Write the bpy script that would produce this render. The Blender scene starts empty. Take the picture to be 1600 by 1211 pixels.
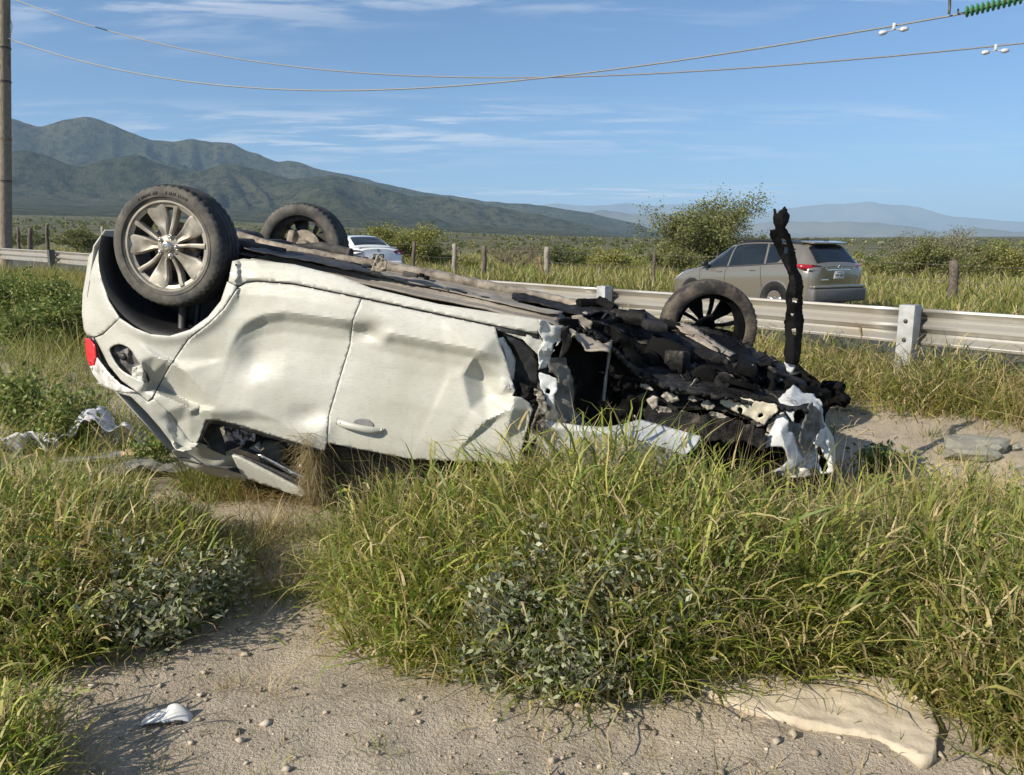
import bpy, bmesh, math, random
import numpy as np
from mathutils import Vector, Matrix
from mathutils.geometry import delaunay_2d_cdt

random.seed(7)
RNG = np.random.default_rng(7)
SC = bpy.context.scene
COL = SC.collection
R = math.radians

# ------------------------------------------------------------------ camera, sky, sun, exposure
FPX, CX, CY = 1200.0, 800.0, 605.5
CAM = np.array([0.0, 0.0, 1.55])
TH = R(10.2)
cam_data = bpy.data.cameras.new('camera')
cam_data.sensor_fit = 'HORIZONTAL'
cam_data.sensor_width = 36.0
cam_data.lens = 36.0 * FPX / 1600.0
cam_data.clip_start = 0.05
cam_data.clip_end = 60000.0
cam = bpy.data.objects.new('camera', cam_data)
cam.location = CAM
cam.rotation_euler = (R(90) - TH, 0, 0)
COL.objects.link(cam)
SC.camera = cam

SUN_EL = R(32)
SUN_AZ = R(57)                       # angle from straight behind the camera towards the left
SUN_DIR = Vector((-math.sin(SUN_AZ) * math.cos(SUN_EL), -math.cos(SUN_AZ) * math.cos(SUN_EL), math.sin(SUN_EL)))

world = bpy.data.worlds.new('World')
SC.world = world
world.use_nodes = True
wn = world.node_tree
wn.nodes.clear()
w_out = wn.nodes.new('ShaderNodeOutputWorld')
w_bg = wn.nodes.new('ShaderNodeBackground')
w_sky = wn.nodes.new('ShaderNodeTexSky')
w_sky.sky_type = 'NISHITA'
w_sky.sun_disc = False
w_sky.sun_elevation = SUN_EL
w_sky.sun_rotation = math.atan2(SUN_DIR.x, SUN_DIR.y)
w_sky.altitude = 1200
w_sky.air_density = 1.0
w_sky.dust_density = 1.4
w_sky.ozone_density = 5.0
w_bg.inputs['Strength'].default_value = 0.085


def wnode(kind, **kw):
    n = wn.nodes.new(kind)
    for k, v in kw.items():
        setattr(n, k, v)
    return n


def wmath(op, a, b=None, c=None):
    n = wn.nodes.new('ShaderNodeMath')
    n.operation = op
    for i, v in enumerate((a, b, c)):
        if v is None:
            continue
        if isinstance(v, (int, float)):
            n.inputs[i].default_value = v
        else:
            wn.links.new(v, n.inputs[i])
    return n.outputs[0]


# thin streaky clouds lying on a flat layer high over the plain
tc = wnode('ShaderNodeTexCoord')
sep = wnode('ShaderNodeSeparateXYZ')
wn.links.new(tc.outputs['Generated'], sep.inputs[0])
zz = wmath('ADD', wmath('MAXIMUM', sep.outputs['Z'], 0.0), 0.06)
cu = wmath('DIVIDE', sep.outputs['X'], zz)
cv = wmath('DIVIDE', sep.outputs['Y'], zz)
comb = wnode('ShaderNodeCombineXYZ')
wn.links.new(cu, comb.inputs[0])
wn.links.new(cv, comb.inputs[1])


def cloud_layer(scale, loc, rot, detail, rough, lo, hi):
    mp = wnode('ShaderNodeMapping')
    mp.inputs['Scale'].default_value = scale
    mp.inputs['Location'].default_value = loc
    mp.inputs['Rotation'].default_value = (0, 0, rot)
    wn.links.new(comb.outputs[0], mp.inputs[0])
    nz = wnode('ShaderNodeTexNoise')
    nz.inputs['Scale'].default_value = 1.0
    nz.inputs['Detail'].default_value = detail
    nz.inputs['Roughness'].default_value = rough
    nz.inputs['Distortion'].default_value = 0.35
    wn.links.new(mp.outputs[0], nz.inputs['Vector'])
    mr = wnode('ShaderNodeMapRange')
    mr.interpolation_type = 'SMOOTHSTEP'
    mr.inputs['From Min'].default_value = lo
    mr.inputs['From Max'].default_value = hi
    wn.links.new(nz.outputs[0], mr.inputs['Value'])
    return mr.outputs[0]


CL_BIG = dict(scale=(0.13, 0.42, 1), loc=(28.80, 1.60, 0), rot=R(-12), detail=3, rough=0.5, lo=0.455, hi=0.66)
CL_FINE = dict(scale=(1.3, 4.2, 1), loc=(1.7, 5.2, 0), rot=R(-14), detail=9, rough=0.62, lo=0.45, hi=0.60)
big = cloud_layer(**CL_BIG)
fine = cloud_layer(**CL_FINE)
mask = wmath('MULTIPLY', big, fine)
mask = wmath('MULTIPLY', mask, 0.72)
cmix = wnode('ShaderNodeMix', data_type='RGBA')
wn.links.new(mask, cmix.inputs['Factor'])
tint = wnode('ShaderNodeMix', data_type='RGBA', blend_type='MULTIPLY')
tint.inputs['Factor'].default_value = 1.0
tint.inputs['B'].default_value = (0.86, 1.0, 1.06, 1)
wn.links.new(w_sky.outputs[0], tint.inputs['A'])
wn.links.new(tint.outputs['Result'], cmix.inputs['A'])
cmix.inputs['B'].default_value = (8.2, 8.2, 8.4, 1)
wn.links.new(cmix.outputs['Result'], w_bg.inputs['Color'])
wn.links.new(w_bg.outputs[0], w_out.inputs['Surface'])

sun_data = bpy.data.lights.new('sun', 'SUN')
sun_data.energy = 5.0
sun_data.angle = R(0.55)
sun_data.color = (1.0, 0.91, 0.75)
sun = bpy.data.objects.new('sun', sun_data)
sun.rotation_euler = (-SUN_DIR).to_track_quat('-Z', 'Y').to_euler()
sun.location = (-20, -12, 20)
COL.objects.link(sun)

SC.view_settings.view_transform = 'Standard'
SC.view_settings.look = 'None'
SC.view_settings.exposure = 0.55
SC.view_settings.gamma = 1.0
SC.view_settings.use_curve_mapping = False
SC.cycles.volume_bounces = 1
SC.cycles.transparent_max_bounces = 8
SC.cycles.max_bounces = 6


# ------------------------------------------------------------------ geometry of the view
def ray(px, py):
    x = (px - CX) / FPX
    y = (CY - py) / FPX
    return np.array([x, math.cos(TH) + y * math.sin(TH), -math.sin(TH) + y * math.cos(TH)])


def at(px, py, Y):
    d = ray(px, py)
    return CAM + d * (Y / d[1])


def bearing_z(px, py, r):
    """point whose horizontal distance is r"""
    d = ray(px, py)
    return CAM + d * (r / math.hypot(d[0], d[1]))


# ------------------------------------------------------------------ value noise for shapes
_perm = RNG.permutation(256)
_perm = np.concatenate([_perm, _perm, _perm])
_val = RNG.random(256) * 2 - 1


def vnoise(x, y, z=0.0):
    x, y, z = np.broadcast_arrays(np.asarray(x, float), np.asarray(y, float), np.asarray(z, float))
    xi, yi, zi = np.floor(x).astype(int), np.floor(y).astype(int), np.floor(z).astype(int)
    xf, yf, zf = x - xi, y - yi, z - zi
    sx, sy, sz = (f * f * (3 - 2 * f) for f in (xf, yf, zf))
    def h(i, j, k):
        return _val[_perm[_perm[_perm[i & 255] + (j & 255)] + (k & 255)]]
    def lp(a, b, t):
        return a + (b - a) * t
    x00 = lp(h(xi, yi, zi), h(xi + 1, yi, zi), sx)
    x10 = lp(h(xi, yi + 1, zi), h(xi + 1, yi + 1, zi), sx)
    x01 = lp(h(xi, yi, zi + 1), h(xi + 1, yi, zi + 1), sx)
    x11 = lp(h(xi, yi + 1, zi + 1), h(xi + 1, yi + 1, zi + 1), sx)
    return lp(lp(x00, x10, sy), lp(x01, x11, sy), sz)


def fbm(x, y, z=0.0, oct=4, gain=0.5):
    s, a, f = 0.0, 1.0, 1.0
    for i in range(oct):
        s = s + a * vnoise(np.asarray(x) * f + 17.3 * i, np.asarray(y) * f - 9.1 * i, np.asarray(z) * f)
        a *= gain
        f *= 2.03
    return s


def sstep(x, a, b):
    t = np.clip((np.asarray(x, float) - a) / (b - a), 0, 1)
    return t * t * (3 - 2 * t)


# ------------------------------------------------------------------ objects
def tag(o, label=None, cat=None, group=None, kind=None):
    if label: o['label'] = label
    if cat: o['category'] = cat
    if group: o['group'] = group
    if kind: o['kind'] = kind
    return o


def empty(name, loc, label=None, cat=None, group=None, rot=None):
    o = bpy.data.objects.new(name, None)
    o.empty_display_size = 0.2
    o.location = loc
    if rot is not None: o.rotation_euler = rot
    COL.objects.link(o)
    return tag(o, label, cat, group)


def parent_to(o, p, keep=True):
    o.parent = p
    if keep and p.type == 'EMPTY':
        L = Matrix.Translation(p.location) @ p.rotation_euler.to_matrix().to_4x4()
        o.matrix_parent_inverse = L.inverted()


def mesh_np(name, co, faces_flat, loop_tot, mat, parent=None, smooth=False, col=None, keep=True, mat_idx=None):
    me = bpy.data.meshes.new(name)
    co = np.asarray(co, np.float32)
    faces_flat = np.asarray(faces_flat, np.int32).ravel()
    loop_tot = np.asarray(loop_tot, np.int32).ravel()
    me.vertices.add(len(co))
    me.vertices.foreach_set('co', co.ravel())
    me.loops.add(len(faces_flat))
    me.loops.foreach_set('vertex_index', faces_flat)
    me.polygons.add(len(loop_tot))
    st = np.concatenate([[0], np.cumsum(loop_tot)[:-1]]).astype(np.int32)
    me.polygons.foreach_set('loop_start', st)
    if smooth:
        me.polygons.foreach_set('use_smooth', np.ones(len(loop_tot), bool))
    if mat_idx is not None:
        me.polygons.foreach_set('material_index', np.asarray(mat_idx, np.int32))
    if col is not None:
        at_ = me.attributes.new('col', 'FLOAT_COLOR', 'POINT')
        c4 = np.ones((len(co), 4), np.float32)
        c4[:, :3] = col
        at_.data.foreach_set('color', c4.ravel())
    for m in (mat if isinstance(mat, (list, tuple)) else [mat]):
        me.materials.append(m)
    me.update(calc_edges=True)
    me.validate()
    o = bpy.data.objects.new(name, me)
    COL.objects.link(o)
    if parent is not None:
        parent_to(o, parent, keep)
    return o


def mesh(name, verts, faces, mat, parent=None, smooth=False, keep=True, col=None):
    flat = [i for f in faces for i in f]
    return mesh_np(name, np.array(verts, float).reshape(-1, 3), flat, [len(f) for f in faces], mat, parent, smooth, col, keep)


class MB:
    """collects simple shapes into one mesh"""
    def __init__(s):
        s.v, s.f = [], []

    def add(s, vs, fs):
        o = len(s.v)
        s.v += [tuple(map(float, p)) for p in vs]
        s.f += [tuple(i + o for i in f) for f in fs]
        return s

    def box(s, c, size, M=None, bev=0.0):
        hx, hy, hz = size[0] / 2, size[1] / 2, size[2] / 2
        b = min(bev, hx * .9, hy * .9, hz * .9)
        pts, faces = [], []
        if b <= 0:
            pts = [(x, y, z) for x in (-hx, hx) for y in (-hy, hy) for z in (-hz, hz)]
            faces = [(0, 1, 3, 2), (4, 6, 7, 5), (0, 4, 5, 1), (2, 3, 7, 6), (0, 2, 6, 4), (1, 5, 7, 3)]
        else:
            bm = bmesh.new()
            bmesh.ops.create_cube(bm, size=1.0)
            for v in bm.verts:
                v.co = Vector((v.co.x * 2 * hx, v.co.y * 2 * hy, v.co.z * 2 * hz))
            bmesh.ops.bevel(bm, geom=bm.edges[:] + bm.verts[:], offset=b, segments=2, profile=.5, affect='EDGES')
            bm.verts.index_update()
            pts = [tuple(v.co) for v in bm.verts]
            faces = [tuple(v.index for v in f.verts) for f in bm.faces]
            bm.free()
        P = np.array(pts)
        if M is not None: P = P @ np.array(M).T
        P = P + np.array(c)
        return s.add(P, faces)

    def tube(s, path, rad, n=8, cap=True):
        path = [np.array(p, float) for p in path]
        k = len(path)
        rad = [rad] * k if np.isscalar(rad) else list(rad)
        rings = []
        up = np.array([0.0, 0, 1])
        for i in range(k):
            t = path[min(i + 1, k - 1)] - path[max(i - 1, 0)]
            t = t / (np.linalg.norm(t) + 1e-9)
            a = np.cross(t, up)
            if np.linalg.norm(a) < 0.15: a = np.cross(t, np.array([1.0, 0, 0]))
            a /= np.linalg.norm(a)
            b = np.cross(t, a)
            rings.append([path[i] + rad[i] * (math.cos(2 * math.pi * j / n) * a + math.sin(2 * math.pi * j / n) * b) for j in range(n)])
        vs = [p for r in rings for p in r]
        fs = []
        for i in range(k - 1):
            for j in range(n):
                fs.append((i * n + j, i * n + (j + 1) % n, (i + 1) * n + (j + 1) % n, (i + 1) * n + j))
        if cap:
            fs.append(tuple(range(n)))
            fs.append(tuple(range((k - 1) * n, k * n))[::-1])
        return s.add(vs, fs)

    def lathe(s, prof, n, M, c, closed=False):
        """prof: (r, h); h along local z; M columns map local xyz to world"""
        vs, fs = [], []
        M = np.array(M)
        for (r, h) in prof:
            for j in range(n):
                a = 2 * math.pi * j / n
                vs.append(M @ np.array([r * math.cos(a), r * math.sin(a), h]) + np.array(c))
        k = len(prof)
        for i in range(k - 1 + (1 if closed else 0)):
            for j in range(n):
                i2 = (i + 1) % k
                fs.append((i * n + j, i * n + (j + 1) % n, i2 * n + (j + 1) % n, i2 * n + j))
        return s.add(vs, fs)

    def build(s, name, mat, parent=None, smooth=False, keep=True):
        return mesh(name, s.v, s.f, mat, parent, smooth, keep)


def solidify(o, t, offset=-1):
    m = o.modifiers.new('thick', 'SOLIDIFY')
    m.thickness = t
    m.offset = offset
    return o


def autosmooth(o, ang=40):
    me = o.data
    me.polygons.foreach_set('use_smooth', np.ones(len(me.polygons), bool))
    try:
        me.set_sharp_from_angle(angle=R(ang))
    except Exception:
        pass
    return o


# ------------------------------------------------------------------ materials
class NT:
    def __init__(s, name):
        s.m = bpy.data.materials.new(name)
        s.m.use_nodes = True
        s.t = s.m.node_tree
        s.b = s.t.nodes['Principled BSDF']
        s.out = s.t.nodes['Material Output']
        s.tc = s.t.nodes.new('ShaderNodeTexCoord')

    def n(s, kind, **kw):
        x = s.t.nodes.new(kind)
        for k, v in kw.items(): setattr(x, k, v)
        return x

    def l(s, a, b): s.t.links.new(a, b)

    def vec(s, scale=(1, 1, 1), rot=(0, 0, 0), src='Object'):
        mp = s.n('ShaderNodeMapping')
        mp.inputs['Scale'].default_value = scale
        mp.inputs['Rotation'].default_value = rot
        s.l(s.tc.outputs[src], mp.inputs[0])
        return mp.outputs[0]

    def noise(s, scale, detail=5, rough=.55, vec=None, dist=0.0):
        x = s.n('ShaderNodeTexNoise')
        x.inputs['Scale'].default_value = scale
        x.inputs['Detail'].default_value = detail
        x.inputs['Roughness'].default_value = rough
        x.inputs['Distortion'].default_value = dist
        s.l(vec if vec is not None else s.tc.outputs['Object'], x.inputs['Vector'])
        return x.outputs[0]

    def voro(s, scale, vec=None, feature='F1'):
        x = s.n('ShaderNodeTexVoronoi', feature=feature)
        x.inputs['Scale'].default_value = scale
        s.l(vec if vec is not None else s.tc.outputs['Object'], x.inputs['Vector'])
        return x.outputs[0]

    def rng(s, v, a, b, c=0.0, d=1.0):
        x = s.n('ShaderNodeMapRange')
        x.inputs['From Min'].default_value = a
        x.inputs['From Max'].default_value = b
        x.inputs['To Min'].default_value = c
        x.inputs['To Max'].default_value = d
        s.l(v, x.inputs['Value'])
        return x.outputs[0]

    def math(s, op, a, b=None):
        x = s.n('ShaderNodeMath', operation=op)
        for i, v in enumerate((a, b)):
            if v is None: continue
            if isinstance(v, (int, float)): x.inputs[i].default_value = v
            else: s.l(v, x.inputs[i])
        return x.outputs[0]

    def mix(s, f, a, b, blend='MIX'):
        x = s.n('ShaderNodeMix', data_type='RGBA', blend_type=blend)
        for k, v in (('Factor', f), ('A', a), ('B', b)):
            if isinstance(v, (int, float)): x.inputs[k].default_value = v
            elif isinstance(v, tuple): x.inputs[k].default_value = (*v, 1)
            else: s.l(v, x.inputs[k])
        return x.outputs['Result']

    def bump(s, h, strength=.3, dist=.01):
        x = s.n('ShaderNodeBump')
        x.inputs['Strength'].default_value = strength
        x.inputs['Distance'].default_value = dist
        s.l(h, x.inputs['Height'])
        s.l(x.outputs[0], s.b.inputs['Normal'])

    def set(s, color=None, rough=None, metal=None, coat=None, spec=None):
        for k, v in (('Base Color', color), ('Roughness', rough), ('Metallic', metal), ('Coat Weight', coat), ('Specular IOR Level', spec)):
            if v is None: continue
            if isinstance(v, tuple): s.b.inputs[k].default_value = (*v, 1)
            elif isinstance(v, (int, float)): s.b.inputs[k].default_value = v
            else: s.l(v, s.b.inputs[k])
        return s


def simple(name, c1, c2, scale=8, rough=.6, metal=0., bump=.15, bdist=.004, lo=.35, hi=.65, detail=6, coat=None, spec=None, stretch=(1, 1, 1)):
    t = NT(name)
    v = t.vec(stretch)
    nz = t.noise(scale, detail, .6, v)
    t.set(t.mix(t.rng(nz, lo, hi), c1, c2), rough, metal, coat, spec)
    if bump: t.bump(nz, bump, bdist)
    return t.m


M = {}
# wreck paint: dirty white with rubbed-in dust and fine scratches along the body
t = NT('wreck_paint')
fine_ = t.noise(22, 8, .72, t.vec((1, 1, 5), (0, R(11), 0)))
big_ = t.noise(2.2, 5, .6)
spk = t.noise(120, 3, .6, t.vec((.35, .35, 1.6)))
c = t.mix(t.rng(big_, .35, .7), (.54, .535, .49), (.40, .395, .34))
c = t.mix(t.math('MULTIPLY', t.rng(fine_, .48, .68), .38), c, (.38, .35, .275))
c = t.mix(t.math('MULTIPLY', t.rng(spk, .58, .70), .42), c, (.27, .24, .185))
scr = t.noise(9, 6, .75, t.vec((.25, .25, 9), (0, R(11), 0)))
c = t.mix(t.math('MULTIPLY', t.rng(scr, .60, .68), .35), c, (.30, .285, .25))
scf = t.noise(1.6, 7, .7, dist=.5)
c = t.mix(t.math('MULTIPLY', t.rng(scf, .60, .74), .6), c, (.34, .325, .28))
t.set(c, t.rng(fine_, .3, .7, .30, .62), 0., .0, .5)
t.bump(scr, .04, .002)
M['paint'] = t.m
t = NT('torn_paint')
nz = t.noise(7, 7, .65)
n2 = t.noise(30, 5, .6)
c = t.mix(t.rng(n2, .4, .7), (.58, .59, .58), (.42, .42, .40))
c = t.mix(t.rng(nz, .56, .66), c, (.03, .028, .025))
t.set(c, .5)
t.bump(n2, .1, .004)
M['torn'] = t.m
t = NT('fender_paint')
n2 = t.noise(14, 6, .6)
t.set(t.mix(t.rng(n2, .45, .75), (.56, .575, .59), (.40, .40, .39)), .38, 0., .2)
t.bump(n2, .08, .004)
M['fender'] = t.m
t = NT('scorched_metal')
nz = t.noise(9, 8, .7, dist=.6)
n2 = t.noise(28, 6, .7)
c = t.mix(t.rng(nz, .40, .52), (.003, .003, .0035), (.022, .0205, .020))
c = t.mix(t.rng(nz, .56, .66), c, (.105, .088, .072))
c = t.mix(t.rng(t.noise(3.2, 5, .6), .52, .70), c, (.034, .036, .040))
c = t.mix(t.rng(n2, .62, .70), c, (.006, .006, .006))
t.set(c, t.rng(n2, .3, .7, .55, .95), .0, None, .15)
t.bump(t.math('ADD', nz, n2), .30, .006)
M['burnt'] = t.m
t = NT('soot_black')
nz = t.noise(12, 8, .7)
c = t.mix(t.rng(nz, .45, .75), (.0022, .0022, .0025), (.013, .0125, .0125))
t.set(c, t.rng(nz, .3, .7, .55, .95), .0, None, .12)
t.bump(nz, .25, .006)
M['soot'] = t.m
t = NT('ash_metal')
nz = t.noise(11, 8, .72, dist=.8)
n2 = t.noise(40, 5, .7)
c = t.mix(t.rng(nz, .44, .52), (.012, .011, .010), (.22, .19, .155))
c = t.mix(t.rng(nz, .55, .62), c, (.50, .47, .42))
c = t.mix(t.rng(n2, .60, .68), c, (.02, .018, .016))
t.set(c, .7, .1)
t.bump(t.math('ADD', nz, n2), .35, .006)
M['ash'] = t.m
t = NT('dusty_underbody')
nz = t.noise(3, 7, .65, t.vec((1, 4, 1), (0, 0, R(-9.5))))
n2 = t.noise(25, 5, .65)
c = t.mix(t.rng(nz, .35, .65), (.34, .30, .245), (.20, .175, .145))
c = t.mix(t.rng(n2, .60, .72), c, (.06, .052, .045))
t.set(c, .85)
t.bump(n2, .5, .01)
M['under'] = t.m
M['under_dark'] = simple('dark_underbody', (.022, .021, .02), (.10, .088, .075), 14, .75, 0, .4, .01, .4, .8)
M['plastic'] = simple('black_plastic', (.018, .018, .019), (.06, .055, .05), 10, .55, 0, .2, .004, .5, .85)
M['liner'] = simple('arch_liner', (.010, .010, .011), (.03, .028, .027), 9, .6, 0, .25, .006, .5, .85)
M['rubber'] = simple('rubber_seal', (.012, .012, .012), (.03, .03, .03), 20, .5, 0, .1)
t = NT('tyre_rubber')
nz = t.noise(11, 6, .65)
n2 = t.noise(60, 4, .6)
c = t.mix(t.rng(nz, .40, .70), (.048, .047, .045), (.15, .135, .11))
t.set(c, .82)
t.bump(n2, .25, .003)
M['tyre'] = t.m
M['tread'] = simple('tread_rubber', (.016, .016, .018), (.055, .05, .046), 14, .75, 0, .3, .004, .4, .75)
t = NT('burnt_tyre')
nz = t.noise(8, 7, .65)
c = t.mix(t.rng(nz, .44, .70), (.022, .020, .019), (.15, .12, .09))
t.set(c, .85)
t.bump(t.noise(40, 5, .6), .5, .006)
M['tyre_burnt'] = t.m
t = NT('dusty_alloy')
nz = t.noise(13, 6, .6)
c = t.mix(t.rng(nz, .38, .68), (.36, .335, .29), (.22, .19, .148))
t.set(c, .5, .35)
t.bump(nz, .1, .003)
M['alloy'] = t.m
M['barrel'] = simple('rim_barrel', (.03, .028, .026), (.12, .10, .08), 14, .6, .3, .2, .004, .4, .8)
M['chrome'] = simple('worn_chrome', (.72, .71, .68), (.5, .47, .42), 20, .25, .9, .05)
M['brake'] = simple('dusty_brake', (.42, .36, .29), (.16, .13, .10), 16, .75, .2, .5, .01)
t = NT('red_lens')
t.set((.62, .02, .03), .22, 0, .4)
M['red'] = t.m
t = NT('dark_red_lens')
t.set((.30, .012, .018), .2, 0, .4)
M['red_dark'] = t.m
t = NT('clear_lens')
nz = t.noise(18, 6, .7)
t.set(t.mix(t.rng(nz, .4, .65), (.74, .73, .70), (.30, .28, .25)), .3, 0, .3)
t.bump(nz, .3, .006)
M['lens'] = t.m
M['filler'] = simple('filler_pocket', (.05, .05, .052), (.20, .19, .175), 18, .6, 0, .4, .006)
t = NT('tinted_glass')
t.set((.012, .016, .02), .06, 0, None, .6)
M['glass'] = t.m
M['beige'] = simple('beige_trim', (.36, .31, .235), (.22, .19, .14), 14, .85, 0, .2)
M['cloth'] = simple('pale_cloth', (.66, .66, .68), (.40, .40, .43), 6, .9, 0, .3, .006)
M['pinkish'] = simple('torn_airbag', (.62, .55, .56), (.06, .05, .05), 30, .85, 0, .5, .01, .42, .56)
M['greyfab'] = simple('grey_felt', (.28, .275, .27), (.13, .13, .13), 9, .92, 0, .4, .01)
M['tanfoam'] = simple('tan_foam', (.60, .46, .29), (.40, .29, .17), 10, .9, 0, .4)
M['whiteplastic'] = simple('white_plastic', (.72, .72, .70), (.52, .50, .46), 12, .45, 0, .1)
# guardrail, posts, poles
t = NT('galvanised_steel')
nz = t.noise(2.2, 5, .6)
n2 = t.noise(40, 4, .6)
c = t.mix(t.rng(nz, .35, .7), (.44, .43, .41), (.37, .335, .285))
c = t.mix(t.math('MULTIPLY', t.rng(n2, .55, .75), .4), c, (.40, .35, .28))
t.set(c, t.rng(nz, .3, .7, .42, .56), .55)
t.bump(n2, .06, .003)
M['galv'] = t.m
M['galvpost'] = simple('grey_post_steel', (.40, .41, .42), (.27, .27, .265), 9, .6, .2, .15)
M['darkpost'] = simple('dark_post', (.05, .05, .05), (.12, .115, .11), 12, .7, .0, .2)
t = NT('weathered_wood')
nz = t.noise(9, 7, .65, t.vec((6, 6, .6)))
c = t.mix(t.rng(nz, .35, .65), (.36, .30, .23), (.15, .115, .085))
t.set(c, .9)
t.bump(nz, .7, .02)
M['wood'] = t.m
t = NT('grey_wood')
nz = t.noise(12, 7, .65, t.vec((6, 6, .8)))
c = t.mix(t.rng(nz, .35, .65), (.40, .36, .30), (.14, .12, .10))
t.set(c, .9)
t.bump(nz, .7, .02)
M['greywood'] = t.m
M['darkwood'] = simple('dark_wood', (.07, .055, .045), (.16, .13, .10), 14, .9, 0, .6, .02)
M['redwood'] = simple('red_brown_wood', (.30, .19, .12), (.20, .12, .08), 14, .9, 0, .6, .02)
M['wire'] = simple('cable_strands', (.33, .32, .30), (.22, .21, .19), 30, .6, .5, .2)
M['fencewire'] = simple('fence_wire', (.20, .18, .16), (.12, .10, .09), 30, .6, .5, .0)
M['damper'] = simple('damper_metal', (.80, .80, .80), (.62, .62, .62), 20, .4, .2, .05)
t = NT('green_glass_disc')
t.set((.06, .24, .09), .12, 0, .3)
M['greenglass'] = t.m
M['steel_dark'] = simple('dark_steel', (.06, .055, .05), (.12, .11, .10), 20, .55, .5, .1)
M['stone'] = simple('pale_stone', (.44, .40, .34), (.30, .26, .21), 14, .9, 0, .4, .01)
M['rock'] = simple('grey_rock', (.30, .29, .24), (.20, .19, .16), 8, .92, 0, .5, .015)
M['asphalt'] = simple('asphalt', (.055, .054, .052), (.075, .072, .068), 40, .9, 0, .4, .004)
M['whiteline'] = simple('road_paint', (.72, .71, .68), (.55, .54, .50), 20, .7, 0, .1)


def foliage_mat(name, trans=.35, rough=.55):
    t = NT(name)
    a = t.n('ShaderNodeAttribute', attribute_name='col')
    t.t.nodes.remove(t.b)
    d = t.n('ShaderNodeBsdfDiffuse')
    tr = t.n('ShaderNodeBsdfTranslucent')
    g = t.n('ShaderNodeBsdfGlossy')
    g.inputs['Roughness'].default_value = rough
    g.inputs['Color'].default_value = (.55, .55, .5, 1)
    m1 = t.n('ShaderNodeMixShader')
    m1.inputs[0].default_value = trans
    m2 = t.n('ShaderNodeMixShader')
    m2.inputs[0].default_value = .06
    hs = t.n('ShaderNodeHueSaturation')
    hs.inputs['Value'].default_value = 1.15
    hs.inputs['Saturation'].default_value = 1.1
    t.l(a.outputs['Color'], d.inputs['Color'])
    t.l(a.outputs['Color'], hs.inputs['Color'])
    t.l(hs.outputs[0], tr.inputs['Color'])
    t.l(d.outputs[0], m1.inputs[1])
    t.l(tr.outputs[0], m1.inputs[2])
    t.l(m1.outputs[0], m2.inputs[1])
    t.l(g.outputs[0], m2.inputs[2])
    t.l(m2.outputs[0], t.out.inputs['Surface'])
    return t.m


M['grass'] = foliage_mat('grass_blades', .38)
M['leaf'] = foliage_mat('leaves', .30)
M['bark'] = simple('bark', (.17, .135, .10), (.09, .07, .055), 14, .95, 0, .6, .02)

# ------------------------------------------------------------------ land
def catmull(pts, n):
    P = np.array(pts, float)
    P = np.vstack([2 * P[0] - P[1], P, 2 * P[-1] - P[-2]])
    out = []
    for i in range(1, len(P) - 2):
        for k in range(n):
            t = k / n
            a, b, c, d = P[i - 1], P[i], P[i + 1], P[i + 2]
            out.append(.5 * (2 * b + (c - a) * t + (2 * a - 5 * b + 4 * c - d) * t * t + (3 * b - a - 3 * c + d) * t ** 3))
    out.append(P[-2])
    return np.array(out)


RAIL_XY = catmull([(13.5, -9.5), (9.6, -2.6), (6.9, 1.9), (5.05, 4.55), (3.45, 6.6), (1.16, 9.3), (-1.65, 11.9), (-6.6, 16.0), (-11.75, 20.0), (-14.9, 22.5), (-20.5, 27.2), (-33, 38.5), (-60, 63)], 8)
ROAD_U = np.array([-.81, .59])


def rail_dist(x, y):
    """signed distance to the guardrail line, positive on the road's side"""
    x, y = np.asarray(x, float), np.asarray(y, float)
    best = np.full(x.shape, 1e9)
    sgn = np.ones(x.shape)
    for a, b in zip(RAIL_XY[:-1], RAIL_XY[1:]):
        d = b - a
        L = d @ d
        tt = np.clip(((x - a[0]) * d[0] + (y - a[1]) * d[1]) / L, 0, 1)
        ex, ey = x - a[0] - tt * d[0], y - a[1] - tt * d[1]
        q = ex * ex + ey * ey
        m = q < best
        best = np.where(m, q, best)
        sgn = np.where(m, np.where(d[0] * ey - d[1] * ex < 0, 1.0, -1.0), sgn)
    return sgn * np.sqrt(best)


def gz(x, y, relief=True):
    x, y = np.asarray(x, float), np.asarray(y, float)
    r = np.hypot(x, y)
    s = x * ROAD_U[0] + y * ROAD_U[1] - 4.0
    sp = np.where(s > 30, s, np.log1p(np.exp(np.clip(s * .8, -40, 40))) / .8)
    base = .036 * 70 * (1 - np.exp(-sp / 70))
    z = base
    near = r < 140
    d = np.full(x.shape, 99.0)
    if np.any(near):
        d[near] = rail_dist(x[near], y[near])
    z = z + .30 * np.exp(-((d + .35) / 1.7) ** 2) * (d < .9) + .30 * np.exp(-(1.25 / 1.7) ** 2) * sstep(-d, -1.4, -.9) * (d >= .9)
    off = sstep(d, -1.2, -.2) * (1 - sstep(d, 10.8, 12.0))
    if relief:
        bump = .035 * fbm(x * .9, y * .9, 0, 3) + .012 * fbm(x * 5, y * 5, 3, 3) * (r < 14)
        z = z + bump * (1 - off)
        z = z + .25 * fbm(x * .035, y * .035, 5, 3) * sstep(d, 12, 45)
        # shallow ruts and clods in the bare soil close to the camera
        z = z + (.016 * np.abs(vnoise(x * 6, y * 10, 1.5)) + .010 * vnoise(x * 17, y * 17, 2.5) + .006 * np.maximum(vnoise(x * 31, y * 31, 4.5), 0)) * (r < 6)
    # the plain climbs gently towards the range on the left
    be = x / np.maximum(y, 1.0)
    m = sstep(-be, -.25, .55) * sstep(y / np.maximum(r, 1), .0, .35)
    z = z + (.014 + .026 * m) * sstep(y / np.maximum(r, 1), .0, .35) * np.maximum(np.minimum(r, 3400) - 160, 0)
    return z


def ground_z(x, y):
    return float(gz(np.array([x]), np.array([y]))[0])


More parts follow.
